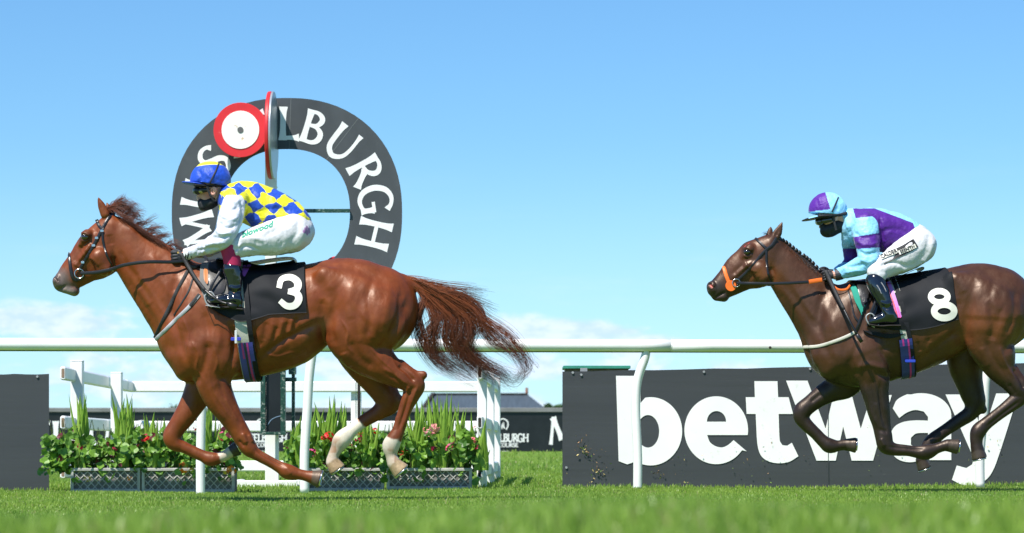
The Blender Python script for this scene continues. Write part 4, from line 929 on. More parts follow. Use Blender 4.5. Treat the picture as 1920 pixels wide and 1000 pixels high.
# ---------------------------------------------------------------- the chestnut horse, number 3
def chestnut():
    D = 20.; near, far = -.14, .14
    ch = []
    def C_(pts, k=.03, yo=0., w=1., n=5, op='u'): ch.append(dict(pts=pts, k=k, yo=yo, w=w, n=n, op=op))
    C_([(372, 652, 64, 0, .72), (405, 606, 110, 0, .62), (470, 605, 103, 0, .70), (530, 595, 95, 0, .76), (588, 571, 77, 0, .86), (652, 568, 84, 0, .80), (700, 581, 85, 0, .76)], .02)       # barrel
    C_([(222, 441, 33, 0, .62), (240, 461, 43, 0, .56), (270, 492, 52.6, 0, .55), (300, 523, 62.6, 0, .56), (340, 564, 76, 0, .60), (378, 603, 86, 0, .66)], .05)  # neck
    C_([(207, 430, 27, 0, .78), (190, 470, 46, 0, .50), (163, 493, 36, 0, .52), (141, 511, 29, 0, .58), (123, 527, 21, 0, .72), (117, 531, 17.5, 0, .85)], .012)   # head
    C_([(139, 546, 10, 0, 1.3), (124, 541, 10, 0, 1.3)], .014, n=1)
    C_([(108, 527, 9.5, 0, 2.0), (112, 534, 9, 0, 2)], .012, n=1)
    for s in (-1, 1):
        C_([(164, 440, 10, s*.062), (152, 458, 6, s*.056)], .02, n=1)                          # brow over the eye
        C_([(196, 500, 17, s*.062), (188, 482, 18, s*.068)], .02, n=1)                          # cheek
        C_([(168, 462, 5, s*.075), (150, 484, 4, s*.062)], .014, n=1)
        C_([(396, 560, 42, s*.10, .8), (372, 612, 46, s*.13, .7), (368, 662, 42, s*.13, .8)], .05)   # shoulder blade
        C_([(352, 690, 26, s*.09), (338, 668, 24, s*.08)], .04, n=1)                             # breast muscle
        C_([(425, 620, 44, s*.15, .6), (414, 672, 42, s*.15, .75)], .04)                           # triceps
        C_([(610, 520, 20, s*.20, .6), (660, 560, 50, s*.13, .85), (700, 590, 62, s*.13, .78), (705, 620, 46, s*.13, .85)], .04)  # quarter
    # near hind
    C_([(690, 600, 70, near, .70), (668, 626, 58, near, .72), (688, 660, 44, near, .78), (714, 684, 33, near, .80), (738, 700, 25.5, near, .8), (762, 712, 21.5, near, .8), (777, 722, 20.5, near+.01, .72), (771, 742, 16.5, near+.01, .78), (760, 768, 12.6, near+.015, .74), (749, 802, 11.6, near+.02, .78), (741, 820, 14, near+.02, .85), (733, 836, 16.2, near+.025, .85), (733, 853, 10.6, near+.025, .95), (738, 868, 12.4, near+.025, 1)], .03)
    C_([(793, 704, 8.5, near, .8), (778, 699, 6, near, .8), (752, 680, 6, near, .8)], .012)        # point of hock and Achilles
    # far hind
    C_([(690, 600, 70, far, .70), (672, 636, 52, far, .74), (686, 675, 42, far, .78), (706, 712, 30, far, .8), (722, 738, 25, far, .8), (728, 755, 23, far, .75), (712, 772, 15.5, far, .8), (684, 789, 12.6, far-.01, .78), (660, 807, 12.4, far-.02, .8), (642, 824, 17, far-.02, .85), (633, 839, 12.6, far-.02, .9), (626, 852, 10.8, far-.02, 1), (623, 864, 12, far-.02, 1)], .03)
    C_([(752, 752, 9, far, .8), (736, 760, 9, far, .8)], .02, n=1)
    # near fore
    C_([(395, 650, 54, near, .7), (398, 690, 40, near, .8), (401, 720, 32.5, near, .82), (411, 746, 28.5, near, .82), (428, 775, 23, near, .82), (444, 801, 19, near+.005, .85), (457, 823, 17.5, near+.01, .9), (467, 840, 15.5, near+.01, .9), (479, 851, 11.5, near+.01, .9), (508, 867, 10.4, near+.01, .9), (526, 877, 11.2, near+.01, .9), (541, 885, 14.2, near+.015, .9), (558, 889, 10.6, near+.015, 1), (572, 892, 10.4, near+.015, 1), (584, 895, 11.8, near+.015, 1)], .03)
    # far fore
    C_([(400, 670, 44, far, .7), (385, 715, 34, far, .8), (368, 745, 26, far, .82), (348, 778, 21, far-.01, .85), (331, 802, 17.5, far-.01, .88), (323, 819, 17.5, far-.01, .9), (328, 831, 15, far-.01, .9), (343, 838, 11.3, far-.01, .9), (366, 849, 10.8, far-.01, .9), (382, 856, 11.5, far-.01, .9), (395, 861, 13.8, far-.01, .9), (410, 859, 10.3, far-.01, 1), (424, 853, 10.2, far-.01, 1), (432, 848, 11, far-.01, 1)], .03)
    # ears
    C_([(197, 402, 9, -.045, .7), (191, 387, 7.5, -.048, .6), (184, 371, 1.8, -.05, .6)], .012); C_([(209, 404, 8, .045, .7), (204, 392, 6.5, .048, .6), (201, 381, 1.8, .05, .6)], .012)
    C_([(188, 390, 3.2, -.066, .6), (185, 378, 1.2, -.062, .6)], .004, op='s', n=1)
    C_([(756, 530, 15, 0, .8), (778, 536, 9, 0, .8), (800, 546, 6, 0, 1)], .03)                  # dock
    for s in (-1, 1):
        C_([(102, 521, 3.4, s*.052), (107, 527, 2.2, s*.06)], .005, op='s', n=1)                    # nostrils
    st = [([(330, 520), (322, 580), (338, 640), (352, 690)], 8, -9), ([(365, 508), (356, 560), (340, 620)], 14, 6), ([(425, 600), (440, 650), (428, 700), (414, 714)], 6, -9), ([(395, 640), (380, 690), (367, 722)], 7, -8),
          ([(360, 640), (352, 680), (362, 716)], 10, 7), ([(410, 690), (416, 730), (432, 762), (450, 795)], 5, -4, 'n'), ([(390, 720), (402, 755), (424, 790)], 6, 4, 'n'), ([(396, 726), (412, 716)], 6, 2, 'n'),
          ([(236, 520), (262, 560), (288, 604), (304, 640)], 7, -6), ([(222, 490), (250, 520), (290, 560), (330, 600)], 9, -4), ([(262, 440), (300, 480), (345, 520)], 10, -5), ([(232, 420), (280, 462), (330, 500)], 7, 4),
          ([(258, 540), (280, 575)], 9, 4), ([(486, 672), (524, 643), (560, 624), (592, 608)], 6, -11, 'n'), ([(500, 690), (545, 664), (585, 635)], 10, 5, 'n'), ([(560, 612), (590, 596), (606, 600)], 8, 6, 'n'), ([(606, 560), (604, 600), (610, 640)], 10, -9),
          ([(470, 630), (490, 650)], 8, -4, 'n'), ([(520, 612), (512, 640)], 4, -3, 'n'), ([(540, 604), (534, 634)], 4, -3, 'n'), ([(556, 596), (552, 620)], 4, -3, 'n'),
          ([(598, 505), (612, 520), (622, 545)], 9, 3.5), ([(640, 520), (628, 570), (622, 620), (630, 650)], 9, -6), ([(650, 500), (700, 520), (740, 545)], 9, -4), ([(764, 560), (752, 600), (728, 636), (706, 664)], 8, -9, 'n'), ([(770, 590), (752, 630), (730, 655)], 8, 5, 'n'),
          ([(690, 540), (668, 590), (676, 640)], 10, -5), ([(720, 560), (706, 610), (700, 640)], 10, 5, 'n'), ([(644, 660), (654, 690)], 8, 7, 'n'), ([(656, 640), (672, 668), (700, 690)], 7, -5, 'n'),
          ([(748, 684), (764, 698), (778, 716)], 4.5, -9, 'n'), ([(730, 700), (750, 718), (760, 740)], 4, -4, 'n'), ([(718, 690), (742, 706), (764, 722)], 4, 3, 'n'), ([(770, 730), (760, 765), (748, 805)], 3, -5, 'n'), ([(783, 725), (770, 760), (756, 800)], 3, 3.5, 'n'), ([(762, 735), (768, 726)], 4, 5, 'n'), ([(744, 780), (738, 806)], 3, 3, 'n'),
          ([(480, 844), (508, 861), (530, 874)], 2.8, -5, 'n'), ([(455, 812), (462, 832)], 4, 5, 'n'), ([(448, 826), (458, 838)], 3, -4, 'n'), ([(466, 815), (474, 830)], 3, 4, 'n'), ([(536, 876), (546, 890)], 4, 3, 'n'), ([(422, 745), (446, 790)], 3.4, 3.5, 'n'), ([(412, 700), (432, 725)], 5, -2, 'n'),
          ([(205, 500), (196, 514), (178, 512)], 5, 5), ([(212, 480), (214, 500), (202, 520)], 5, -8), ([(205, 440), (208, 460)], 7, -4), ([(166, 464), (150, 486), (140, 500)], 4, 4.5), ([(158, 470), (140, 492)], 5, -3), ([(176, 490), (160, 515)], 9, -4), ([(172, 474), (186, 500)], 8, 3),
          ([(150, 440), (159, 437), (168, 443)], 2.6, 4.5), ([(152, 450), (160, 453), (168, 448)], 2.4, 3), ([(159, 445)], 5, -5), ([(183, 420), (176, 434)], 6, -4), ([(102, 545), (112, 543), (124, 536)], 2.4, -5), ([(98, 516), (108, 515), (111, 522)], 2.6, 3), ([(116, 548), (134, 548)], 5, 2),
          ([(345, 720), (372, 700)], 6, -5), ([(440, 640), (446, 690)], 9, -4, 'n'), ([(390, 560), (400, 610), (395, 650)], 12, 5), ([(420, 560), (430, 600)], 10, -4)]

    st += [([(390, 700), (399, 730), (415, 758), (430, 782)], 2.2, 1.8, 'n'), ([(696, 655), (722, 682), (742, 700), (752, 724)], 2.2, 2, 'n'), ([(728, 660), (745, 690), (762, 704)], 2.2, 1.8, 'n'), ([(150, 466), (162, 482), (176, 486), (186, 500)], 2, 1.6), ([(166, 470), (172, 486)], 2, 1.5), ([(136, 494), (146, 500), (158, 498)], 2, 1.4),
           ([(500, 664), (520, 668), (548, 660), (566, 664)], 2.2, 2, 'n'), ([(360, 640), (372, 664), (368, 690), (378, 712)], 2.4, 2), ([(345, 600), (354, 628), (350, 654)], 2.4, 1.8), ([(640, 600), (652, 622), (650, 646), (662, 664)], 2.4, 2, 'n'), ([(400, 650), (408, 676), (402, 700)], 2.4, 1.8, 'n'),
           ([(382, 585), (390, 625), (386, 660)], 7, -6), ([(404, 580), (412, 625), (405, 665)], 6, 4, 'n'), ([(436, 610), (440, 660)], 5, -5, 'n'), ([(700, 520), (690, 560), (694, 600), (686, 636)], 7, -6, 'n'), ([(730, 530), (728, 570), (716, 620)], 8, 5, 'n'), ([(752, 545), (748, 585), (732, 628)], 6, -6, 'n'), ([(660, 530), (652, 570), (660, 600)], 8, 4),
           ([(612, 560), (626, 590), (628, 630)], 8, 4), ([(480, 612), (474, 650), (484, 680)], 6, -4, 'n'), ([(500, 604), (494, 640)], 5, -3.5, 'n'), ([(512, 604), (506, 640)], 5, 2.5, 'n'), ([(530, 600), (523, 634)], 4, 2.5, 'n'), ([(548, 598), (543, 626)], 4, 2.5, 'n'), ([(284, 470), (300, 520), (330, 560)], 8, 4), ([(250, 500), (280, 545), (310, 590)], 6, 4), ([(225, 470), (240, 500), (262, 520)], 6, -4)]
    def colour(p, V, N_, D):
        n = vnoise(V*5, 1); n2 = vnoise(V*23, 2); c = np.tile(npw([.158, .035, .0078]), (len(V), 1))*(.88+.24*n)[:, None]
        c = mixc(c, (.20, .055, .013), sst(n2, .55, .9)*.35)
        # legs a shade paler and redder, flank skin pinker
        c = mixc(c, (.26, .085, .05), np.exp(-(dpath(p, [(575, 622), (604, 606)])[0]/13)**2)*.7*(V[:, 1] < D))
        dm, _ = dpath(p, [(104, 530), (116, 548)]); c = mixc(c, (.10, .085, .08), sst(-dm+vnoise(V*40, 4)*8, -34, -12)*.9)      # grey muzzle
        dl, _ = dpath(p, [(124, 545), (136, 551)]); c = mixc(c, (.30, .24, .21), np.exp(-(dl/7)**2)*.6)
        de, _ = dpath(p, [(157, 445), (162, 445)]); c = mixc(c, (.025, .014, .010), np.exp(-(de/9)**2)*.9)
        dn, _ = dpath(p, [(102, 521), (107, 527)]); c = mixc(c, (.02, .01, .01), np.exp(-(dn/4)**2)*.9)
        W = (.60, .54, .44); j = vnoise(V*30, 9)*7+vnoise(V*70, 19)*5
        s1 = (V[:, 1] < D)&(p[:, 0] > 690)&(p[:, 0] < 775); f = sst(p[:, 1]+j-.25*(p[:, 0]-735), 826, 831)*s1; c = mixc(c, W, f)          # near hind sock
        patch = sst(vnoise(V*[34, 34, 26], 21), .52, .72)
        s2 = (V[:, 1] > D-.02)&(p[:, 0] < 700)&(p[:, 0] > 600); ax = (p[:, 0]*-.79+p[:, 1]*.61); f = sst(ax+j, -.79*678+.61*793+3, -.79*678+.61*793+8)*s2; c = mixc(c, W, f)   # far hind sock
        s3 = (V[:, 1] > D)&(p[:, 0] > 405)&(p[:, 1] > 820)&(p[:, 0] < 470); f = sst(p[:, 0]*.85-p[:, 1]*.5+j*.5, 413*.85-858*.5, 413*.85-858*.5+4)*s3; c = mixc(c, W, f*.8)
        pb = np.maximum(np.exp(-(dpath(p, [(735, 848), (738, 866)])[0]/13)**2), np.exp(-(dpath(p, [(632, 834), (624, 862)])[0]/14)**2)); c = mixc(c, (.34, .20, .12), pb*(.45+.55*patch)*(p[:, 1] > 815)*((s1|s2)*1.))
        def hoofc(c, a, b, side, hc, r=26):
            a = npw(a); b = npw(b); ax = (b-a)/np.linalg.norm(b-a); t = (p-a)@ax; d = np.linalg.norm(p-a, axis=1); m = (V[:, 1] < D) if side < 0 else (V[:, 1] > D)
            f = sst(t+(vnoise(V*60, 3)-.5)*2, -.5, 1.5)*(d < r)*m; stripe = .75+.5*vnoise(V*[90, 90, 90], 6); return c*(1-f[:, None])+npw(hc)*stripe[:, None]*f[:, None]
        c = hoofc(c, (584, 895), (601, 898), -1, (.085, .058, .04)); c = hoofc(c, (432, 848), (446, 840), 1, (.03, .027, .025)); c = hoofc(c, (737, 869), (752, 885), -1, (.36, .26, .15)); c = hoofc(c, (622, 864), (635, 882), 1, (.30, .21, .12))
        return c
    hooves = [((584, 895), 11.5, (601, 899), 18, near+.015), ((432, 848), 11, (447, 840), 15, far-.01), ((737, 868), 12, (753, 885), 17.5, near+.025), ((622, 864), 12.5, (634, 882), 16, far-.02)]
    r_, body, S, V, Q = race_horse(dict(D=D, k=0, box=(80, 355, 830, 930), chains=ch, hooves=hooves, strokes=st, colour=colour, base=(520, 905), coat='chestnut_coat', rough=.43, coatw=.06,
        label='chestnut racehorse at full gallop wearing number 3, white hind socks'))
    eye(r_, S, 159, 445, 6.6, D)
    # shoes
    for (a, ra, b_, rb, yo) in hooves:
        A = P(*a, D+yo); B = P(*b_, D+yo); ax = (B-A)/np.linalg.norm(B-A); u = np.cross(ax, (0, 1, 0)); u /= np.linalg.norm(u); v = np.array([0, 1, 0]); R = (rb-2)/F*D
        pts = [B+ax*.003+(u*math.cos(t)+v*math.sin(t))*R for t in np.linspace(rad(40), rad(320), 22)]
        if b_[0] in (601, 447): pts = [B+ax*.003+(-u*math.cos(t)+v*math.sin(t))*R for t in np.linspace(rad(40), rad(320), 22)]
        m = MB(); m.tube(pts, .0055, 8, up=ax); m.build('horseshoe', M['steel'], r_, smooth=True)
    # tail
    T = [[(757, 519, 0), (790, 528, 0), (835, 541, 0), (880, 546, 0), (915, 552, .02)], [(757, 521, 0), (800, 535, 0), (855, 556, 0), (893, 580, 0), (905, 612, 0), (928, 640, 0), (962, 660, 0), (985, 684, 0)],
         [(758, 522, 0), (797, 541, 0), (845, 566, 0), (878, 593, 0), (884, 622, 0), (876, 648, 0), (900, 678, 0), (935, 697, 0), (955, 722, 0)], [(758, 522, 0), (792, 546, 0), (828, 570, 0), (854, 598, 0), (850, 630, 0), (868, 660, 0), (902, 690, 0), (948, 716, 0)],
         [(760, 524, 0), (788, 548, 0), (808, 572, 0), (818, 602, 0), (812, 634, 0), (820, 665, 0), (850, 690, 0), (892, 714, 0)], [(768, 528, 0), (790, 543, .0), (795, 566, 0), (783, 592, 0), (786, 620, 0), (797, 652, 0), (822, 682, 0), (858, 702, 0)],
         [(757, 520, 0), (812, 541, 0), (872, 568, 0), (905, 598, 0), (938, 620, 0), (968, 650, 0), (988, 688, 0), (972, 712, 0), (948, 708, 0)], [(765, 525, 0), (812, 556, 0), (838, 590, 0), (836, 622, 0), (846, 655, 0), (872, 684, 0), (898, 712, 0)],
         [(757, 520, 0), (805, 535, .01), (860, 552, .02), (895, 566, .02), (925, 580, .02)], [(760, 523, 0), (800, 552, 0), (830, 585, 0), (800, 620, 0), (806, 655, 0), (835, 686, 0), (870, 706, 0)],
         [(765, 525, 0), (815, 550, 0), (862, 582, 0), (872, 612, 0), (862, 640, 0), (880, 668, 0), (918, 696, 0), (962, 712, 0)], [(890, 585, 0), (910, 610, 0), (945, 632, 0), (980, 668, 0), (1000, 690, 0), (992, 680, .02)]]
    T2 = [[(x+dx, y+dy, z+dz) if i > 1 else (x, y, z) for i, (x, y, z) in enumerate(g)] for g in T for dx, dy, dz in ((0, 0, 0), (5, -4, .02), (-5, 5, -.02))]
    V_, Q_, C_h = hairs(T2, [int(q*.78) for q in [42, 95, 115, 110, 95, 95, 45, 85, 42, 42, 75, 10] for _ in range(3)], D, 5.2, .00115, 4, [(.24, .062, .016), (.022, .010, .008)], yspread=.03, segs=20, lenvar=.45, startspread=.16, jag=1.0)
    mk('tail', V_, Q_, M['hair'], r_, smooth=True, cols=C_h)
    # mane blown back
    r = np.random.default_rng(8); crest = catmull([(194, 398), (212, 390), (240, 412), (272, 434), (304, 453), (332, 470)], 5); Gd = []
    for i in range(58):
        t = r.random()**1.35; j = t*(len(crest)-1); a = crest[int(j)]; L = (26+22*r.random())*(1-.35*t); an = rad(r.normal(18-18*t, 16)); s = r.choice([-1, 1])
        d = np.array([math.cos(an), -math.sin(an)]); y0 = r.normal(0, .012)
        Gd.append([(a[0]-2, a[1]+5, y0), (a[0]+d[0]*L*.35, a[1]+d[1]*L*.35-3, y0+.01*s), (a[0]+d[0]*L*.75, a[1]+d[1]*L*.7-2+r.normal(0, 3), y0+.02*s), (a[0]+d[0]*L*1.1, a[1]+d[1]*L+4+r.normal(0, 6), y0+.03*s)])
    for i in range(30):
        a = crest[r.integers(4, len(crest))]; Gd.append([(a[0]-3, a[1]+2, -.02), (a[0]+8, a[1]+8, -.055), (a[0]+20, a[1]+14+r.normal(0, 3), -.075), (a[0]+34, a[1]+20+r.normal(0, 5), -.085)])
    for i in range(6): Gd.append([(196+i, 396, -.01), (208+i*2, 388, -.02), (222+i*3, 390+r.normal(0, 3), -.03), (236+i*4, 398+r.normal(0, 5), -.05)])
    V_, Q_, C_h = hairs(Gd, 16, D, 2.6, .0010, 9, [(.13, .034, .012), (.085, .022, .012)], yspread=.008, segs=9, lenvar=.4)
    mk('mane', V_, Q_, M['hair'], r_, smooth=True, cols=C_h)
    # bridle
    m = MB(); cyc = [[(209, 401), (198, 418), (190, 433), (178, 456), (168, 474), (157, 492), (148, 508)]]
    for sd in (-1, 1):
        for pth in cyc: strap(m, S.path(pth, .006, sd, D), 6.0, D)
    m.build_each('cheekpiece', M['leather'], r_)
    for nm, pth, wd in (('browband', [(181, 412), (186, 424), (193, 430)], 6), ('throat_lash', [(192, 436), (193, 452), (199, 476), (210, 500)], 4.2), ('noseband', [(130, 478), (131, 492), (133, 508), (137, 522), (146, 527)], 6.2), ('curb_strap', [(141, 525), (150, 524), (158, 518)], 5)):
        m = MB()
        for sd in (-1, 1): strap(m, S.path(pth, .006, sd, D), wd, D)
        if nm == 'noseband': a = S.path([(130, 478), (131, 482)], .006, -1, D)[0]; b2 = S.path([(130, 478), (131, 482)], .006, 1, D)[0]; m.tube([a, (a+b2)/2+[-.004, 0, .012], b2], .010, 8, flat=.35)
        m.build_each(nm, M['leather'], r_)
    for sd in (-1, 1):
        c = S.hit(149, 513, .014, sd, D); m = MB(); m.tube([c+[.032*math.cos(t), 0, .032*math.sin(t)] for t in np.linspace(0, 2*math.pi, 25)], .0042, 8, up=(0, 1, 0)); m.build('bit_ring', M['steel'], r_, smooth=True)
    for (px, py) in ((182, 447), (176, 461), (156, 492), (192, 434), (208, 505)):
        c = S.hit(px, py, .012, -1, D); m = MB(); m.box(c-[.012, .003, .009], c+[.012, .003, .009], .003); m.build('buckle', M['steel'], r_)
    # breast girth and martingale
    m = MB(); strap(m, S.path([(374, 553), (352, 578), (325, 604), (305, 624), (291, 637)], .008, -1, D, n=12), 6.8, D)
    m.build_each('breast_girth', material('grey_webbing', (.42, .42, .46), .7, bump=.3, bscale=200, bdist=.003), r_)
    m = MB(); strap(m, S.path([(374, 552), (365, 563), (356, 574)], .009, -1, D), 6.5, D); strap(m, S.path([(352, 508), (332, 545), (318, 575), (300, 612), (290, 634)], .010, -1, D, n=12), 6.5, D); strap(m, S.path([(364, 515), (354, 545), (342, 566), (326, 592)], .007, -1, D, n=12), 3.6, D)
    m.build_each('martingale_strap', M['rubber'], r_)
    # reins: bit -> hand
    m = MB(); p0 = S.hit(152, 512, .02, -1, D); A = catmull([p0, P(178, 511, D-.11), P(206, 506, D-.135), P(234, 497, D-.17), P(275, 491.5, D-.19), P(322, 491.5, D-.16), P(350, 489, D-.13)], 8)
    strap(m, A, 6.5, D); p1 = S.hit(152, 512, .02, 1, D); strap(m, catmull([p1, P(206, 506, D+.14), P(260, 492, D+.20), P(345, 480, D+.13)], 8), 6.5, D)
    strap(m, catmull([P(345, 490, D-.13), P(358, 500, D-.12), P(372, 500, D-.10), P(388, 492, D-.03), P(380, 480, D+.05), P(352, 482, D+.13)], 8), 6, D)
    m.build_each('rein', M['leather'], r_)
    # number cloth
    def colf(u): return (388+(575-388)*u, (572+24*min(u*3, 1)+12*math.sin(min(u*1.6, 1)*3.1)-10*u), 392+(571-392)*u, 600-8*u)
    def wr(u, v): return (.020*math.sin(u*9+v*8)*math.exp(-((u-.55)/.25)**2)*(abs(v) > .25)+.006*math.sin(v*22+u*5)*math.exp(-((u-.5)/.2)**2))*(min(1, abs(v)*2))
    wr0 = wr; wr = lambda u, v: max(-.008, wr0(u, v))
    A = wrap_cloth(V, Q, D, colf, .020, 70, 110, wr); Vc, Fc, Fq = grid_solid(A); clo = mk('number_cloth', Vc, Fc, M['cloth'], r_, smooth=True)
    CS = Surf(A.reshape(-1, 3), Fq)
    def num(mb, strokes, ww):
        for k, p in enumerate(strokes):
            ribbon(mb, p, ww[k], lambda u, v, l: (lambda h: h if h is not None else P(u, v, D-.3))(CS.hit(u, v, .005+l, -1, D)), 8, k*.0012)
    m = MB(); num(m, [[(523, 541), (528, 525), (545, 521), (558, 530), (556, 543), (541, 548)], [(540, 547), (556, 551), (560, 562), (552, 573), (538, 574), (525, 564)]], [[10, 11, 12, 14, 13, 10], [10, 13, 14, 13, 12, 10]]); m.build('number', M['numw'], clo)
    # saddle, flap, pads
    slab = lambda n_, p_, m_, l_, t_: slab_on(n_, p_, m_, l_, t_, r_, D, S, CS)
    slab('saddle_pad', [(377, 500), (392, 494), (420, 494), (432, 520), (426, 560), (404, 572), (384, 560), (376, 530)], material('grey_pad', (.16, .15, .14), .8, bump=.4, bscale=60), .010, .008)
    slab('saddle_flap', [(392, 497), (412, 495), (424, 515), (420, 548), (400, 553), (392, 530)], M['leather'], .020, .006)
    slab('tan_trim', [(384, 512), (390, 510), (391, 530), (389, 535), (384, 528)], material('tan_leather', (.45, .15, .04), .55), .022, .004)
    v2 = Vol(400, 470, 570, 515, D, .2, .006); v2.chain([(440, 497, 5, 0, 14), (470, 499, 6, 0, 14), (505, 494, 6, 0, 16), (535, 490, 5.5, 0, 18), (550, 489, 5.5, 0, 12)], .01); v2.chain([(412, 490, 6, 0, 9), (440, 497, 5, 0, 12)], .01)
    a_, b_2 = v2.mesh(1); mk('saddle', a_, b_2, M['leather'], r_, smooth=True)
    # girths: pale elastic, purple web, black surcingle
    C0, ax = ring_band(V, Q, D-.0, (447, 500), (470, 712), 20, .018)
    m = MB(); band_mesh(m, C0, D, 22, .006); g_ = m.build('girth', material('pale_elastic', (.46, .45, .38), .75, bump=.3, bscale=160, bdist=.003), r_)
    C1, ax = ring_band(V, Q, D, (449, 495), (474, 712), 20, .026); k0 = [i for i in range(len(C1)) if i <= 36]
    m = MB(); n0 = 24; seg_ = C1[n0:37]
    for off_, col, wd in ((0, (.05, .05, .30), 27), (-6.2, (.42, .03, .22), 3.4), (3.6, (.42, .03, .22), 3.4), (-1, (.02, .02, .03), 3)):
        s_ = seg_+np.array([off_/F*D, -.0015*(1 if off_ else 0)-(.0015 if col[0] < .03 else 0), 0]); band_mesh(m, s_, D, wd, .004, col)
    m.build('striped_girth_web', M['attr'], r_)
    C2, ax = ring_band(V, Q, D, (461, 495), (486, 710), 20, .030); m = MB(); band_mesh(m, C2, D, 9, .004); m.build('surcingle', M['cloth'], r_)
    c = S.hit(447, 633, .045, -1, D); m = MB(); m.box(c-[.035, .006, .012], c+[.035, .006, .012], .005, (.03, .04, .42)); m.box(c+[-.008, -.008, -.03], c+[.008, .003, .06], .003, (.6, .6, .6)); m.build('girth_buckle', M['attr'], r_)
    slab('purple_band', [(456, 500), (470, 499), (466, 508), (459, 520), (455, 515)], material('purple_web', (.35, .08, .40), .7), .012, .004)
    return r_, S, V, Q
chestnut()
# ---------------------------------------------------------------- the dark bay horse, number 8
def bay():
    D = 22.3; near, far = -.15, .15; ch = []
    def C_(pts, k=.03, yo=0., w=1., n=5, op='u'): ch.append(dict(pts=pts, k=k, yo=yo, w=w, n=n, op=op))
    C_([(1567, 653, 57, 0, .72), (1608, 628, 98, 0, .62), (1672, 616, 94, 0, .70), (1728, 602, 88, 0, .76), (1778, 583, 78, 0, .82), (1830, 571, 77, 0, .80), (1862, 579, 80, 0, .76)], .02)
    C_([(1452, 474, 27, 0, .62), (1465, 498, 36.2, 0, .58), (1490, 528, 43, 0, .56), (1520, 563, 51, 0, .57), (1550, 598, 60, 0, .62), (1582, 632, 68, 0, .68)], .05)
    C_([(1447, 464, 24, 0, .78), (1426, 493, 43, 0, .50), (1396, 507, 37, 0, .52), (1370, 527, 28, 0, .58), (1349, 541, 20.5, 0, .72), (1342, 542, 17, 0, .85)], .012)
    C_([(1434, 470, 27, 0, .7), (1412, 480, 29, 0, .66)], .02, n=1); C_([(1357, 557, 9, 0, 1.3), (1343, 556, 9, 0, 1.3)], .014, n=1); C_([(1334, 537, 9, 0, 2.0), (1337, 545, 8, 0, 2)], .012, n=1)
    for s in (-1, 1):
        C_([(1406, 466, 9, s*.062), (1394, 482, 6, s*.056)], .02, n=1); C_([(1432, 518, 17, s*.060), (1424, 504, 17, s*.066)], .02, n=1); C_([(1408, 494, 5, s*.073), (1382, 512, 4, s*.060)], .014, n=1)
        C_([(1612, 575, 38, s*.10, .8), (1582, 620, 42, s*.13, .7), (1576, 664, 38, s*.13, .8)], .05); C_([(1556, 690, 22, s*.09), (1544, 668, 22, s*.08)], .04, n=1)
        C_([(1640, 640, 40, s*.15, .6), (1632, 682, 36, s*.15, .75)], .04)
        C_([(1790, 530, 20, s*.20, .6), (1835, 560, 48, s*.13, .85), (1866, 585, 58, s*.13, .78), (1872, 610, 44, s*.13, .85)], .04)
        C_([(1331, 534, 3.6, s*.052), (1336, 539, 2.2, s*.06)], .005, op='s', n=1)
    C_([(1858, 596, 62, near, .72), (1856, 636, 46, near, .74), (1866, 664, 38, near, .78), (1876, 690, 28, near, .8), (1894, 711, 22.5, near, .8), (1909, 728, 20.5, near, .8), (1915, 741, 17, near, .76), (1898, 757, 14, near, .8), (1870, 778, 12, near, .8), (1848, 795, 12.2, near+.01, .85), (1835, 808, 14.5, near+.01, .9), (1831, 820, 12.5, near+.01, .95), (1831, 836, 11, near+.01, 1)], .03)
    C_([(1930, 722, 8, near, .8), (1918, 712, 6, near, .8), (1903, 690, 6, near, .8)], .012)
    C_([(1850, 600, 60, far, .72), (1822, 640, 46, far, .74), (1811, 676, 36, far, .78), (1814, 705, 28, far, .8), (1822, 735, 23, far, .8), (1828, 756, 20, far, .78), (1820, 774, 15, far, .8), (1796, 791, 12.4, far, .8), (1768, 810, 12, far-.01, .85), (1748, 826, 13.4, far-.01, .88), (1739, 838, 13, far-.01, .9), (1731, 851, 10.4, far-.01, 1), (1727, 862, 10.6, far-.01, 1)], .03)
    C_([(1842, 768, 9, far, .8), (1834, 750, 8, far, .8)], .012, n=1)
    C_([(1622, 660, 50, near, .7), (1633, 690, 37, near, .8), (1638, 712, 29.5, near, .82), (1641, 738, 25, near, .82), (1647, 768, 21.5, near, .82), (1653, 798, 17.5, near, .85), (1657, 820, 16.5, near, .9), (1661, 836, 15.5, near, .9), (1676, 843, 12, near, .9), (1700, 845, 10.2, near, .9), (1720, 848, 11, near, .9), (1737, 848, 14.5, near, .9), (1754, 842, 10.2, near, 1), (1768, 837, 10, near, 1), (1775, 835, 11, near, 1)], .03)
    C_([(1608, 680, 40, far, .7), (1585, 716, 31, far, .8), (1562, 730, 23.5, far, .82), (1540, 742, 19.5, far, .85), (1520, 757, 16.5, far, .88), (1505, 771, 16.5, far, .9), (1503, 784, 14.5, far, .9), (1512, 797, 12.2, far, .9), (1530, 814, 11, far, .9), (1545, 829, 12.2, far, .9), (1556, 836, 14, far, .9), (1570, 836, 10, far, 1), (1582, 834, 10, far, 1), (1588, 834, 10.6, far, 1)], .03)
    C_([(1448, 452, 8.5, -.045, .75), (1458, 437, 8, -.05, .6), (1466, 418, 1.8, -.052, .6)], .012); C_([(1442, 446, 8, .045, .75), (1444, 434, 6, .05, .6), (1445, 426, 2, .05, .6)], .012)
    C_([(1455, 441, 3.2, -.068, .6), (1463, 424, 1.2, -.064, .6)], .004, op='s', n=1)
    C_([(1936, 560, 15, 0, .8), (1956, 552, 9, 0, .8), (1976, 560, 6, 0, 1)], .03)
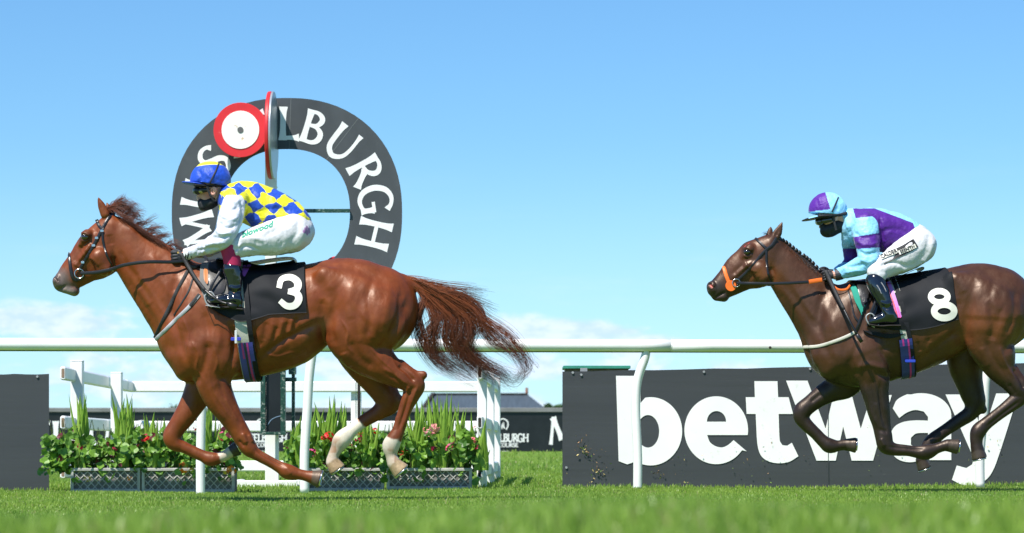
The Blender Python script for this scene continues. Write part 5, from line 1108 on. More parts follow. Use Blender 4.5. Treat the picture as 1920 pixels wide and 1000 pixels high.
    st = [([(1545, 545), (1535, 600), (1548, 650), (1562, 690)], 8, -9), ([(1580, 530), (1568, 580), (1555, 625)], 13, 6), ([(1648, 650), (1668, 685), (1666, 706), (1640, 700)], 6, -8, 'n'), ([(1610, 640), (1596, 680), (1607, 708)], 7, -8),
          ([(1606, 690), (1630, 684), (1660, 692)], 6, 7, 'n'), ([(1622, 720), (1630, 760), (1645, 800)], 3.6, 4, 'n'), ([(1650, 715), (1652, 760), (1662, 810)], 3.4, -4, 'n'), ([(1634, 712), (1642, 760)], 4, -3, 'n'),
          ([(1458, 545), (1480, 580), (1500, 625), (1512, 665)], 7, -6), ([(1450, 520), (1480, 545), (1515, 590), (1535, 625)], 9, -4), ([(1490, 480), (1520, 515), (1560, 560)], 9, -5), ([(1476, 470), (1520, 510)], 7, 3), ([(1518, 640), (1530, 690)], 5, 5), ([(1512, 650), (1524, 690), (1545, 712)], 4, -6),
          ([(1700, 690), (1735, 668), (1770, 640), (1796, 622)], 6, -9, 'n'), ([(1712, 700), (1750, 676), (1785, 655)], 9, 5, 'n'), ([(1797, 560), (1794, 600), (1800, 640)], 9, -8), ([(1720, 640), (1726, 660)], 4, -3), ([(1740, 634), (1744, 654)], 4, -3),
          ([(1790, 516), (1802, 530), (1810, 550)], 9, 3.5), ([(1830, 520), (1818, 570), (1812, 615), (1822, 645)], 9, -6), ([(1840, 508), (1880, 530), (1915, 560)], 9, -5), ([(1912, 590), (1905, 630), (1880, 665)], 8, -7, 'n'), ([(1890, 560), (1870, 610), (1862, 640)], 9, -5, 'n'), ([(1868, 540), (1850, 580), (1846, 630)], 10, 5, 'n'), ([(1850, 560), (1880, 580)], 8, 4), ([(1840, 650), (1852, 690)], 6, 5, 'n'),
          ([(1900, 690), (1914, 712), (1920, 730)], 4, -8, 'n'), ([(1912, 752), (1880, 776), (1850, 800)], 3, -4, 'n'), ([(1892, 720), (1905, 740)], 4, -4, 'n'), ([(1668, 838), (1700, 841), (1730, 843)], 2.6, -4, 'n'), ([(1652, 822), (1658, 838)], 4, 5, 'n'), ([(1648, 806), (1664, 810)], 4, -3, 'n'),
          ([(1440, 530), (1430, 540), (1414, 540)], 5, 4), ([(1446, 500), (1448, 520), (1438, 542)], 5, -7), ([(1404, 494), (1386, 510), (1374, 522)], 4, 4.5), ([(1396, 498), (1376, 514)], 5, -4), ([(1412, 512), (1396, 534)], 8, -4), ([(1408, 500), (1420, 524)], 8, 3),
          ([(1393, 468), (1401, 465), (1410, 471)], 2.6, 4.5), ([(1394, 479), (1402, 482), (1410, 477)], 2.4, 3.5), ([(1401, 473)], 5, -5), ([(1336, 562), (1346, 556), (1360, 548)], 2.4, -5), ([(1327, 530), (1335, 529), (1341, 537)], 2.6, 3.5)]

    st += [([(1610, 640), (1618, 668), (1612, 690)], 2.4, 2, 'n'), ([(1600, 560), (1596, 600), (1604, 640)], 7, -6), ([(1620, 560), (1626, 600), (1618, 640)], 6, 4, 'n'), ([(1655, 620), (1660, 660)], 5, -5, 'n'), ([(1866, 520), (1856, 565), (1862, 610), (1856, 640)], 7, -6, 'n'), ([(1888, 535), (1886, 580), (1876, 620)], 8, 5, 'n'), ([(1905, 545), (1902, 590), (1888, 630)], 6, -6, 'n'),
           ([(1850, 640), (1862, 670), (1882, 700)], 5, -5, 'n'), ([(1874, 650), (1884, 680), (1900, 706)], 3, 3, 'n'), ([(1700, 650), (1706, 680)], 5, -4, 'n'), ([(1745, 640), (1738, 664)], 4, 3, 'n'), ([(1535, 560), (1560, 600), (1570, 640)], 8, 4), ([(1480, 520), (1505, 565), (1530, 600)], 6, 4), ([(1640, 700), (1648, 740), (1655, 790)], 3, -4, 'n'), ([(1540, 738), (1520, 754)], 4, -4), ([(1395, 488), (1405, 504), (1420, 510)], 2, 1.6)]
    def colour(p, V, N_, D):
        n = vnoise(V*5, 11); n2 = vnoise(V*21, 12); c = np.tile(npw([.058, .022, .010]), (len(V), 1))*(.85+.3*n)[:, None]
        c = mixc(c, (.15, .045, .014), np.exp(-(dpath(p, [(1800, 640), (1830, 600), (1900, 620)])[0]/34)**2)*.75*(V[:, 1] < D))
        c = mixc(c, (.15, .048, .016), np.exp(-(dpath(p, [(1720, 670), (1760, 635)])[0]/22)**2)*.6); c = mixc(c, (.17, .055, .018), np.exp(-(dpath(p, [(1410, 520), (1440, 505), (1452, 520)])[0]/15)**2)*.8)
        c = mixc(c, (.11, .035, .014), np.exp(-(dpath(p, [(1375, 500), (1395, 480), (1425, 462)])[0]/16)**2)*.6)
        c = mixc(c, (.015, .011, .010), sst(p[:, 1]+vnoise(V*8, 13)*26, 700, 752)*.9); c = mixc(c, (.03, .022, .02), sst(-dpath(p, [(1336, 542), (1348, 558)])[0], -32, -12)*.85)
        c = mixc(c, (.01, .008, .007), np.exp(-(dpath(p, [(1398, 473), (1404, 473)])[0]/7)**2)*.8); c = mixc(c, (.45, .08, .07), np.exp(-(dpath(p, [(1333, 536), (1335, 538)])[0]/2.4)**2)*.9)
        for (a, r) in (((1797, 838), 20), ((1603, 834), 17), ((1836, 862), 19), ((1733, 878), 16)):
            d = np.linalg.norm(p-npw(a), axis=1); c = mixc(c, (.055, .042, .034), sst(-d, -r, -r+2)*(.7+.3*vnoise(V*70, 15)))
        return c
    hooves = [((1775, 835), 11.5, (1797, 838), 15, near), ((1588, 834), 11, (1605, 835), 14.5, far), ((1831, 836), 11.5, (1837, 861), 15, near+.01), ((1727, 862), 11, (1734, 880), 14, far-.01)]
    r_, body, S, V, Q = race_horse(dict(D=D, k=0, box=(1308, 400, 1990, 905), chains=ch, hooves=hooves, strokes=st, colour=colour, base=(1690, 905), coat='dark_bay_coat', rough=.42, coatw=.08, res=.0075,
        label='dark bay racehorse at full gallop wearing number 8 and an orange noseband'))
    eye(r_, S, 1401, 473, 6.0, D)
    for (a, ra, b_, rb, yo) in hooves:
        A = P(*a, D+yo); B = P(*b_, D+yo); ax = (B-A)/np.linalg.norm(B-A); u = np.cross(ax, (0, 1, 0)); u /= np.linalg.norm(u); v = np.array([0, 1, 0]); R = (rb-2)/F*D; sg = -1 if b_[0] in (1797, 1605) else 1
        m = MB(); m.tube([B+ax*.003+(sg*u*math.cos(t)+v*math.sin(t))*R for t in np.linspace(rad(40), rad(320), 22)], .0055, 8, up=ax); m.build('horseshoe', M['steel'], r_, smooth=True)
    T = [[(1938, 556, 0), (1965, 560, 0), (2010, 590, 0), (2050, 640, 0)], [(1938, 560, 0), (1968, 575, 0), (1990, 620, 0), (2020, 680, 0)], [(1938, 556, 0), (1980, 560, 0), (2040, 580, 0), (2090, 620, 0)]]
    a_, b_, c_ = hairs(T, 90, D, 8, .0016, 14, [(.03, .012, .008), (.012, .009, .008)], yspread=.03, segs=14); mk('tail', a_, b_, M['hair'], r_, smooth=True, cols=c_)
    # plaited mane: dark crest with knobs
    m = MB(); cr = catmull([(1461, 449), (1476, 458), (1492, 471), (1506, 481), (1520, 492), (1536, 509), (1548, 520)], 5); n = 15
    for i in range(n):
        p = cr[int(i*(len(cr)-1)/(n-1))]; bm = bmesh.new(); bmesh.ops.create_icosphere(bm, subdivisions=2, radius=1); c = P(p[0]+1.0, p[1]-1.5, D-.012); r = .017
        VV = [c+np.array(v.co)*r*(1+.25*math.sin(v.co.z*9+v.co.x*7)) for v in bm.verts]; m.add(VV, [tuple(v.index for v in f.verts) for f in bm.faces], (.02, .012, .01)); bm.free()
    m.tube([P(p[0]-1, p[1]+4, D-.006) for p in cr], .020, 8, (.02, .012, .01)); m.build('plaited_mane', M['hair'], r_, smooth=True)
    a_, b_, c_ = hairs([[(cr[i][0]-2, cr[i][1]+3, -.01), (cr[i][0]-1, cr[i][1]+9, -.04), (cr[i][0]+3, cr[i][1]+17, -.055)] for i in range(0, len(cr), 1)]+[[(1448, 448, 0), (1440, 440, 0), (1430, 440, -.01)]]*2, 12, D, 2.2, .0014, 15, [(.03, .012, .008), (.02, .010, .008)], yspread=.006, segs=8); mk('mane', a_, b_, M['hair'], r_, smooth=True, cols=c_)
    OR_ = material('orange_rubber', (.85, .16, .015), .45, nscale=10, namt=.1)
    m = MB()
    for sd in (-1, 1): strap(m, S.path([(1456, 446), (1447, 460), (1437, 468), (1424, 482), (1410, 500), (1396, 514), (1384, 525)], .006, sd, D), 5.6, D)
    m.build_each('cheekpiece', M['leather'], r_)
    for nm, pth, wd, mt in (('browband', [(1416, 447), (1426, 456), (1437, 466)], 5, M['leather']), ('throat_lash', [(1437, 470), (1437, 490), (1440, 512), (1446, 530)], 4, M['leather']), ('sheepskin_noseband', [(1357, 500), (1361, 515), (1367, 531), (1371, 545)], 7, OR_)):
        m = MB()
        for sd in (-1, 1): strap(m, S.path(pth, .007, sd, D), wd, D)
        m.build_each(nm if nm != 'sheepskin_noseband' else 'noseband', mt, r_)
    for sd in (-1, 1): c = S.hit(1370, 536, .012, sd, D); m = MB(); m.disc(c, (0, 1, 0), .042, .014, 28); o = m.build('cheek_disc', OR_, r_); smooth_by_angle(o); c = S.hit(1380, 530, .022, sd, D); m = MB(); m.tube([c+[.030*math.cos(t), 0, .030*math.sin(t)] for t in np.linspace(0, 2*math.pi, 25)], .004, 8, up=(0, 1, 0)); m.build('bit_ring', M['steel'], r_, smooth=True)
    m = MB(); strap(m, S.path([(1360, 502), (1384, 477), (1404, 459), (1420, 451), (1438, 443)], .004, -1, D, n=6)+[0, .03, .004], 3.5, D); m.build('red_facepiece', material('red_trim', (.65, .03, .02), .5), r_)
    m = MB(); p0 = S.hit(1381, 530, .03, -1, D); A = catmull([p0, P(1405, 531.5, D-.15), P(1440, 532, D-.17), P(1480, 531, D-.18), P(1516, 529, D-.17)], 8); strap(m, A, 5.5, D)
    p1 = S.hit(1381, 530, .03, 1, D); strap(m, catmull([p1, P(1440, 534, D+.17), P(1500, 534, D+.17), P(1545, 522, D+.14)], 8), 5.5, D); m.build_each('rein', M['leather'], r_)
    m = MB(); strap(m, catmull([P(1517, 529, D-.17), P(1528, 527, D-.16), P(1541, 525, D-.15)], 6), 8, D); strap(m, catmull([P(1563, 537, D-.16), P(1572, 543, D-.17), P(1586, 543, D-.17), P(1594, 535, D-.15)], 6), 4, D); m.build_each('rein_grip', OR_, r_)
    m = MB(); strap(m, S.path([(1606, 621), (1590, 630), (1565, 640), (1535, 649), (1506, 651)], .008, -1, D, n=12), 5.8, D); m.build_each('breast_girth', material('cream_webbing', (.55, .52, .45), .7, bump=.3, bscale=200, bdist=.003), r_)
    m = MB(); strap(m, S.path([(1590, 545), (1597, 570), (1602, 592), (1612, 606)], .007, -1, D, n=12), 3.6, D); strap(m, S.path([(1632, 560), (1620, 580), (1612, 602), (1604, 622)], .010, -1, D, n=12), 5, D); m.build_each('martingale_strap', M['leather'], r_)
    def colf(u): return (1624+(1798-1624)*u, 612+10*math.sin(u*math.pi)-14*u**3, 1650+(1770-1650)*u, 615-10*u)
    def wr(u, v): return (.010*math.sin(u*8+v*5+2)*math.exp(-((u-.35)/.25)**2)*(abs(v) > .25)+.006*math.sin(v*18-u*6)*math.exp(-((u-.4)/.2)**2))*(min(1, abs(v)*2))
    A = wrap_cloth(V, Q, D, colf, .014, 70, 110, wr); Vc, Fc, Fq = grid_solid(A); clo = mk('number_cloth', Vc, Fc, M['cloth'], r_, smooth=True); CS = Surf(A.reshape(-1, 3), Fq)
    def ell_(cx, cy, rx, ry, n=28): return [(cx+rx*math.cos(t), cy+ry*math.sin(t)) for t in np.linspace(-1.57, 4.713, n)]
    m = MB(); fm = lambda u, v, l: (lambda h: h if h is not None else P(u, v, D-.3))(CS.hit(u, v, .005+l, -1, D))
    ribbon(m, ell_(1761, 557, 15.5, 10.5), 11.5, fm, 2); ribbon(m, ell_(1770, 584, 18.5, 12.5), 12.5, fm, 2, .0014); m.build('number', M['numw'], clo)
    slab = lambda n_, p_, m_, l_, t_: slab_on(n_, p_, m_, l_, t_, r_, D, S, CS)
    slab('teal_pad', [(1596, 545), (1606, 543), (1630, 595), (1628, 606), (1619, 600)], material('teal_felt', (.01, .25, .18), .8), .018, .006)
    slab('saddle_flap', [(1606, 536), (1640, 530), (1648, 560), (1640, 592), (1628, 596), (1614, 565)], M['leather'], .026, .006)
    slab('stirrup_pad', [(1618, 600), (1650, 596), (1690, 604), (1700, 622), (1670, 634), (1630, 628), (1616, 614)], M['cloth'], .014, .005)
    v2 = Vol(1590, 490, 1745, 550, D, .2, .007); v2.chain([(1640, 532, 5, 0, 12), (1672, 528, 5, 0, 14), (1702, 516, 4.5, 0, 16), (1724, 506, 4, 0, 18)], .01); v2.chain([(1592, 532, 6, 0, 9), (1640, 532, 5, 0, 10)], .01)
    a_, b_2 = v2.mesh(1); mk('saddle', a_, b_2, M['leather'], r_, smooth=True)
    C0, ax = ring_band(V, Q, D, (1668, 520), (1700, 708), 20, .020); m = MB(); band_mesh(m, C0, D, 15, .006); m.build('girth', bpy.data.materials['pale_elastic'], r_)
    seg_ = C0[10:38]; m = MB()
    seg0 = ring_band(V, Q, D, (1652, 515), (1702, 708), 20, .030)[0][5:33]
    for off_, col, wd in ((0, (.50, .18, .60), 15), (-4.6, (.10, .10, .55), 2.6), (0, (.75, .10, .12), 2.6), (4.6, (.75, .12, .4), 2.8)):
        band_mesh(m, seg0[:12]+np.array([off_/F*D, -.0015*(1 if wd < 10 else 0), 0]), D, wd, .004, col)
    for off_, col, wd in ((0, (.03, .04, .22), 24), (-5, (.5, .03, .25), 3.2), (4.5, (.5, .03, .25), 3.2)):
        band_mesh(m, C0[22:37]+np.array([off_/F*D, -.008-.0015*(1 if off_ else 0), 0]), D, wd, .004, col)
    m.build('striped_girth_web', M['attr'], r_)
    C2, ax = ring_band(V, Q, D, (1668, 515), (1712, 706), 20, .024); m = MB(); band_mesh(m, C2, D, 8, .004); m.build('surcingle', M['cloth'], r_)
    c = S.hit(1703, 672, .045, -1, D); m = MB(); m.box(c-[.04, .006, .011], c+[.04, .006, .011], .005, (.02, .05, .45)); m.build('girth_buckle', M['attr'], r_)
bay()
# ---------------------------------------------------------------- the jockeys
def mesh_text(txt, S, fm, parent, name, mat, bold=.02):
    V, Fc = textmesh(txt, bold); bm = bmesh.new(); vs = [bm.verts.new((a[0], a[1], 0)) for a in V]
    for f in Fc:
        try: bm.faces.new([vs[i] for i in f])
        except ValueError: pass
    bmesh.ops.triangulate(bm, faces=bm.faces[:]); bm.verts.index_update(); bm.verts.ensure_lookup_table()
    W = [fm(v.co.x, v.co.y) for v in bm.verts]; FF = [tuple(v.index for v in f.verts) for f in bm.faces]; bm.free(); mk(name, W, FF, mat, parent)
def shell(name, D, box, hy, res, chains, ells, mat, parent, colour=None, strokes=None, noise=0., sm=2, label=None):
    v = Vol(*box, D, hy, res)
    for c in chains: v.chain(**c)
    for e in ells: v.ell(**e)
    V, Q = v.mesh(sm)
    if strokes: V = sculpt(V, Q, strokes, D)
    N_ = normals(V, Q)
    if noise: V = V+N_*((vnoise(V*[26, 26, 20], 7)-.5)*noise+(vnoise(V*[60, 60, 50], 8)-.5)*noise*.4)[:, None]
    cols = colour(proj(V), V, N_) if colour else None
    o = mk(name, V, Q, mat, parent, smooth=True, cols=cols, label=label); return o, V, Q
def silk(name): return material(name, None, .5, attr=True, spec=.35, sheen=.15, bump=.7, bscale=18, bdist=.014, nscale=14, namt=.08)
M['glove'] = material('glove_cloth', None, .6, attr=True, bump=.3, bscale=120, bdist=.003)
M['skin'] = material('skin', None, .5, attr=True, sss=.15, bump=.1, bscale=150, bdist=.002)
M['boot'] = material('polished_boot', (.006, .008, .014), .12, spec=.6, coat=.8, bump=.12, bscale=30, bdist=.006)
M['breech'] = material('white_breeches', None, .5, attr=True, sheen=.2, bump=.5, bscale=14, bdist=.012)
M['lycra'] = material('black_mask_cloth', (.012, .012, .014), .6, bump=.3, bscale=100, bdist=.003)
def fist(name, D, c, yo, parent, col, cuffc, s=1., sgn=-1, tilt=0.):
    """closed hand round the rein: palm, four curled fingers of unequal length, thumb on top. c = px centre of the palm"""
    x, y = c; Kp = F/D; mm = lambda a: a*.001*Kp*s
    v = Vol(x-mm(90), y-mm(75), x+mm(75), y+mm(75), D+yo, .09, .0028); ca, sa = math.cos(rad(tilt)), math.sin(rad(tilt))
    def q(a, b, r, dy, w=1.): return (x+mm(a)*ca-mm(b)*sa, y+mm(a)*sa+mm(b)*ca, mm(r), dy, w)
    v.chain([q(50, 6, 26, 0, .8), q(22, 2, 27, 0, .7), q(0, 0, 33, 0, .48), q(-16, -2, 32, 0, .46)], .012)
    for i, L in enumerate((30, 34, 32, 26)):
        b = -27+i*18; v.chain([q(-14, b, 10.5, sgn*.008), q(-34, b-1+i*1.2, 10, sgn*.006), q(-30-L*.40, b+2+i*1.5, 9.3, -sgn*.014), q(-26-L*.2, b+6, 9, -sgn*.034), q(-8, b+7, 8.5, -sgn*.036)], .003, n=4)
    v.chain([q(16, -24, 12, -sgn*.012), q(-4, -36, 11, -sgn*.022), q(-26, -38, 9.6, -sgn*.026), q(-44, -32, 8.4, -sgn*.028)], .006, n=4)
    V, Q = v.mesh(1); p = proj(V); N_ = normals(V, Q)
    cc = np.tile(npw(col), (len(V), 1))
    return mk(name, V, Q, M['glove'], parent, smooth=True, cols=cc)
def jockey3():
    D = 20.; j = root('person', 'jockey on the chestnut horse in yellow and blue diamond silks, white sleeves, blue cap', 'person', P(490, 490, D))
    L = lambda pts, k=.012, yo=0., w=1., n=5, op='u': dict(pts=pts, k=k, yo=yo, w=w, n=n, op=op)
    E = lambda px, py, rx, rz, yo, ry, ang=0., k=.01, op='u': dict(px=px, py=py, rx=rx, rz=rz, yo=yo, ry=ry, ang=ang, k=k, op=op)
    ny, fy = -.17, .17
    torso = [(438, 376, 30, 0, 1.45), (462, 378, 38, 0, 1.25), (495, 392, 42, 0, 1.05), (530, 406, 38, 0, 1.1), (548, 420, 36, 0, 1.2)]
    armn = [(440, 376, 26, -.17, .9), (434, 402, 24.5, -.25, .9), (427, 430, 21, -.31, .9), (417, 447, 19, -.33, .9), (398, 459, 16, -.28, .9), (376, 468, 12.5, -.19, .9), (356, 474, 10, -.12, .9)]
    armf = [(437, 380, 24, -ny-.03, .9), (428, 408, 21, .2, .9), (418, 440, 18, .21, .9), (408, 458, 16, .19, .9), (388, 468, 14, .14, .9), (362, 474, 10, .09, .9)]
    # body under the clothes, bare where the photo shows skin
    def skin(p, V, N_):
        c = np.tile(npw([.66, .35, .26]), (len(V), 1)); c = mixc(c, (.62, .20, .15), np.exp(-((np.linalg.norm(p-npw([388, 365]), axis=1))/8)**2)*.6); c = mixc(c, (.10, .06, .035), ((p[:, 0] > 404)&(p[:, 1] < 352))*1.)
        return c
    body = [L([(a[0], a[1], a[2]-9, a[3], a[4]) for a in torso]), L([(a[0], a[1], a[2]-6, a[3], .9) for a in armn]), L([(a[0], a[1], a[2]-5.5, a[3], .9) for a in armf]),
            L([(546, 436, 24, ny+.08, .85), (510, 446, 23, ny, .85), (470, 456, 17, ny-.05, .85), (436, 468, 13, ny-.10, .9)]), L([(433, 472, 12, -.26), (436, 500, 12, -.28), (440, 545, 9, -.28), (440, 562, 9, -.28)]), L([(440, 566, 8, -.28), (418, 566, 7, -.28), (402, 566, 5, -.28)]),
            L([(546, 436, 24, -ny-.08, .85), (510, 446, 23, -ny, .85), (470, 456, 17, -ny+.05, .85), (436, 468, 13, -ny+.10, .9)]), L([(433, 472, 12, .26), (436, 500, 12, .29), (440, 545, 9, .30), (402, 566, 6, .30)]),
            L([(356, 475, 7, -.12), (338, 480, 6, -.10)]), L([(360, 475, 7, .09), (340, 480, 6, .08)]),
            L([(432, 384, 18, 0), (414, 366, 15.5, 0), (404, 352, 17, 0)]), L([(394, 345, 25, 0, .74), (397, 338, 27, 0, .72)], n=1), L([(388, 366, 15, 0, .8), (389, 379, 10.5, 0, .9)], n=1),
            L([(374, 358, 3.5, 0), (371, 371, 3.2, 0, 1.2), (373, 376, 2.8, 0, 1.6)], .005, n=1), L([(372, 350, 5, -.028), (376, 352, 5, -.04)], .006, n=1), L([(372, 350, 5, .028), (376, 352, 5, .04)], .006, n=1),
            L([(377, 384, 3.6, 0, 2), (381, 388, 4, 0, 1.5)], .008, n=1)]
    body += [L([(401, 356, 6.5, s*.082, .5), (400, 363, 5, s*.084, .5)], .004, n=1) for s in (-1, 1)]+[L([(399.5, 357, 3, s*.086, .6), (399, 361, 2.2, s*.086, .6)], .002, op='s', n=1) for s in (-1, 1)]
    shell('body', D, (315, 300, 600, 590), .40, .0052, body, [], M['skin'], j, skin, noise=.0)
    # jacket
    Y_, B_, Wt = npw([.78, .72, .02]), npw([.015, .07, .46]), npw([.60, .62, .72])
    def jc(p, V, N_):
        a = rad(23); u = ((p[:, 0]-430)*math.cos(a)+(p[:, 1]-365)*math.sin(a)); v = (-(p[:, 0]-430)*math.sin(a)+(p[:, 1]-365)*math.cos(a))
        e1 = npw([22*math.cos(rad(-30)), 22*math.sin(rad(-30))]); e2 = npw([22*math.cos(rad(44)), 22*math.sin(rad(44))]); Mi = np.linalg.inv(np.stack([e1, e2], 1)); q = (p-npw([465, 356])+np.stack([vnoise(V*22, 31)-.5, vnoise(V*22, 32)-.5], -1)*9)@Mi.T; f = ((np.floor(q[:, 0])+np.floor(q[:, 1])) % 2) > .5
        c = np.where(f[:, None], Y_, B_)
        ds = np.minimum(dpath(p, [(438, 382), (433, 405), (426, 432), (418, 450)])[0]-np.interp(p[:, 1], [370, 405, 432, 460], [19, 22, 21.5, 20]), dpath(p, [(418, 452), (400, 460), (378, 469), (350, 476)])[0]-19)
        m = (ds < 1.5)&(p[:, 1] > 366+.5*np.maximum(0, 430-p[:, 0])*0)&(V[:, 1] < D-.10)
        m |= (V[:, 1] > D+.10)&(p[:, 0] < 446)&(p[:, 1] > 368); m |= (p[:, 0] < 408)&(p[:, 1] > 400)
        c[m] = Wt; return c
    wr = [([(560, 388), (530, 372), (500, 356)], 4, -3), ([(545, 396), (510, 392), (475, 400)], 5, -5, 'n'), ([(540, 404), (505, 406), (470, 414)], 4, 4, 'n'), ([(470, 350), (478, 385), (462, 420)], 6, -4, 'n'), ([(500, 350), (512, 378), (505, 410)], 6, 4, 'n'), ([(450, 372), (456, 395), (447, 420)], 4, -6, 'n'),
          ([(420, 380), (436, 392), (448, 390)], 4, -4, 'n'), ([(412, 400), (430, 412), (446, 408)], 4, 4, 'n'), ([(410, 416), (424, 428), (442, 424)], 4, -5, 'n'), ([(404, 430), (418, 440), (436, 436)], 4, 5, 'n'), ([(432, 440), (414, 446), (396, 446)], 4, -5, 'n'), ([(425, 456), (404, 456), (385, 460)], 4, 4, 'n'), ([(410, 466), (392, 466), (372, 470)], 3, -4, 'n'), ([(384, 462), (380, 476)], 3, 3, 'n'), ([(370, 466), (367, 479)], 3, -3, 'n'), ([(425, 370), (440, 378), (452, 376)], 4, 4, 'n')]
    jo, Vj, Qj = shell('jacket', D, (335, 325, 600, 495), .50, .0045, [L(torso, .02), L(armn, .018), L(armf, .018), L([(430, 362, 17, 0, 1.2), (420, 362, 15, 0, 1.1)], .02, n=1)], [], silk('diamond_silk'), j, jc, wr, noise=.009)
    # breeches
    def bc(p, V, N_): 
        c = np.tile(npw([.64, .63, .66]), (len(V), 1)); d = np.linalg.norm((p-npw([575, 432]))*[1.6, 1], axis=1)+vnoise(V*60, 5)*12; c = mixc(c, (.28, .06, .30), sst(-d, -16, -13)*(V[:, 1] < D-.06)*.8); return c
    br = [L([(546, 424, 36, 0, 1.25), (556, 434, 34, 0, 1.3)], .02, n=1)]
    for s, y in ((-1, ny), (1, -ny)): br += [L([(548, 438, 36, y-s*-.06*0+s*.0-(-.05 if s < 0 else .05), .9), (515, 446, 33.5, y, .85), (478, 453, 26.5, y+s*.05, .85), (446, 462, 22, y+s*.09, .9), (434, 465, 19.5, y+s*.10, .9)], .02)]
    wb = [([(440, 470), (462, 462), (490, 470)], 4, -5, 'n'), ([(445, 450), (470, 446), (500, 452)], 5, 4, 'n'), ([(560, 410), (556, 440), (535, 465)], 6, -5, 'n'), ([(572, 420), (566, 450), (548, 470)], 5, 4, 'n'), ([(540, 408), (520, 430), (500, 440)], 5, -4, 'n'), ([(470, 478), (510, 480), (545, 470)], 5, -4, 'n'), ([(438, 458), (428, 470), (424, 484)], 3, -4, 'n'), ([(452, 458), (444, 474), (440, 486)], 3, 4, 'n'), ([(520, 470), (545, 455), (566, 440)], 5, 3, 'n')]
    bo, Vb, Qb = shell('breeches', D, (400, 375, 600, 505), .42, .005, br, [], M['breech'], j, bc, wb, noise=.007)
    Sb = Surf(Vb, Qb)
    def fm(x, y):   # writing along the thigh
        s = 15.; a = rad(-20); cx, cy = 483, 431; px = cx+s*(x*math.cos(a)*1.12+y*math.sin(-a)*-1*0-y*math.sin(a)*-.0); px = cx+1.15*s*x*math.cos(a); py = cy+1.15*s*x*math.sin(a)-s*y
        px += s*y*.15; h = Sb.hit(px, py, .003, -1, D); return h if h is not None else P(px, py, D-.28)
    mesh_text('biowood', Sb, fm, bo, 'lettering', material('green_print', (.0, .30, .17), .6), .03)
    # maroon stocking, boots
    for s in (-1, 1):
        Y0 = s*.27
        shell('stocking', D, (395, 455, 470, 505), .42, .005, [L([(432, 468, 18.5, Y0), (434, 480, 17, Y0), (436, 496, 16, Y0)], .004)], [], material('maroon_stocking', (.42, .012, .085), .7) if 'maroon_stocking' not in bpy.data.materials else bpy.data.materials['maroon_stocking'], j, sm=1)
        bt_, Vq, Qq = shell('boot', D, (375, 480, 475, 600), .45, .0045, [L([(435, 505, 17.6, Y0), (437, 512, 16.8, Y0), (439, 525, 15.5, Y0), (440, 545, 12.5, Y0-.005), (441, 560, 12.5, Y0-.01)], .008), L([(444, 566, 11.5, Y0-.01, .8), (428, 562, 11, Y0-.015, .8), (412, 562, 9.5, Y0-.02, .95), (400, 564, 7, Y0-.02, 1.1)], .014), L([(450, 575, 4.5, Y0-.01, 1.6)]*2, .004, n=1)], [], M['boot'], j, strokes=[([(428, 545), (440, 549), (452, 545)], 3, -4), ([(430, 538), (442, 541), (453, 538)], 2.5, 3), ([(422, 558), (434, 553), (448, 556)], 3, -3)], noise=.002)
        m = MB(); m.tube(catmull([P(394, 572, D+Y0-.02), P(410, 577, D+Y0-.02), P(430, 577, D+Y0-.015), P(440, 579, D+Y0-.01), P(456, 581, D+Y0-.01)], 4), .036, 10, flat=.22, up=(0, 0, 1)); m.build('sole', M['hole'], bt_)
    # gloves
    for s in (-1, 1):
        g = fist('glove', D, (336, 482), s*.11, j, (.012, .014, .019), None, 1.15, s, -4)
        m = MB(); A = catmull([P(363, 473.0, D+s*.125), P(354, 476, D+s*.12), P(348, 478, D+s*.115)], 4); m.tube(A, [11.5/F*D]*len(A), 18, (.7, .7, .7))
        for q in (1, 4, 7): m.tube([A[q]-[.002, 0, 0], A[q]+[.008, 0, -.003]], 11.9/F*D, 18, (.02, .02, .025))
        m.build('cuff', M['attr'], j)
    c = P(334, 474, D-.135); m = MB(); m.box(c-[.006, .002, .006], c+[.006, .002, .006], .002, (.5, .32, .08)); m.build('glove_badge', M['attr'], j)
    # helmet
    def hc(p, V, N_):
        c = np.tile(npw([.014, .07, .50]), (len(V), 1)); f = sst(-(p[:, 1]-(309.0-.06*(p[:, 0]-392)+.004*(p[:, 0]-392)**2)), -1., 1.); return mixc(c, (.80, .72, .03), f)
    hm, Vh, Qh = shell('helmet', D, (335, 295, 440, 365), .16, .004, [], [dict(px=395, py=338, rx=38.5, rz=35, yo=0, ry=.118, k=.002, cut=(.12, 1., -.031)), ], silk('cap_silk'), j, hc, [([(372, 318), (378, 334), (372, 346)], 4, -3), ([(386, 322), (394, 336), (388, 346)], 4, 3), ([(412, 318), (420, 334), (416, 344)], 5, -3)], noise=.006)
    v = Vol(335, 325, 390, 360, D, .14, .003); v.ell(368, 345.5, 28, 3.2, 0, .105, -7, .004); a_, b_2 = v.mesh(1); mk('peak', a_, b_2, silk('peak_silk'), hm, smooth=True, cols=np.tile(npw([.015, .07, .5]), (len(a_), 1)))
    Sh = Surf(Vh, Qh)
    m = MB(); pth = Sh.path([(411, 305), (404, 322), (396, 338), (393, 347)], .004, -1, D, n=8); strap(m, pth, 2.8, D, k=8); m.build('elastic', M['lycra'], hm)
    v = Vol(350, 338, 440, 372, D, .16, .0035); v.chain([(368, 349.5, 3, 0, 11), (392, 350.5, 3.5, 0, 7.6), (420, 349, 3.5, 0, 5.5)], .004, n=4); v.chain([(388, 350, 24, 0, .72), (410, 352, 18, 0, .8)], .01, n=1, op='s'); a_, b_2 = v.mesh(1); mk('headband', a_, b_2, M['lycra'], hm, smooth=True)
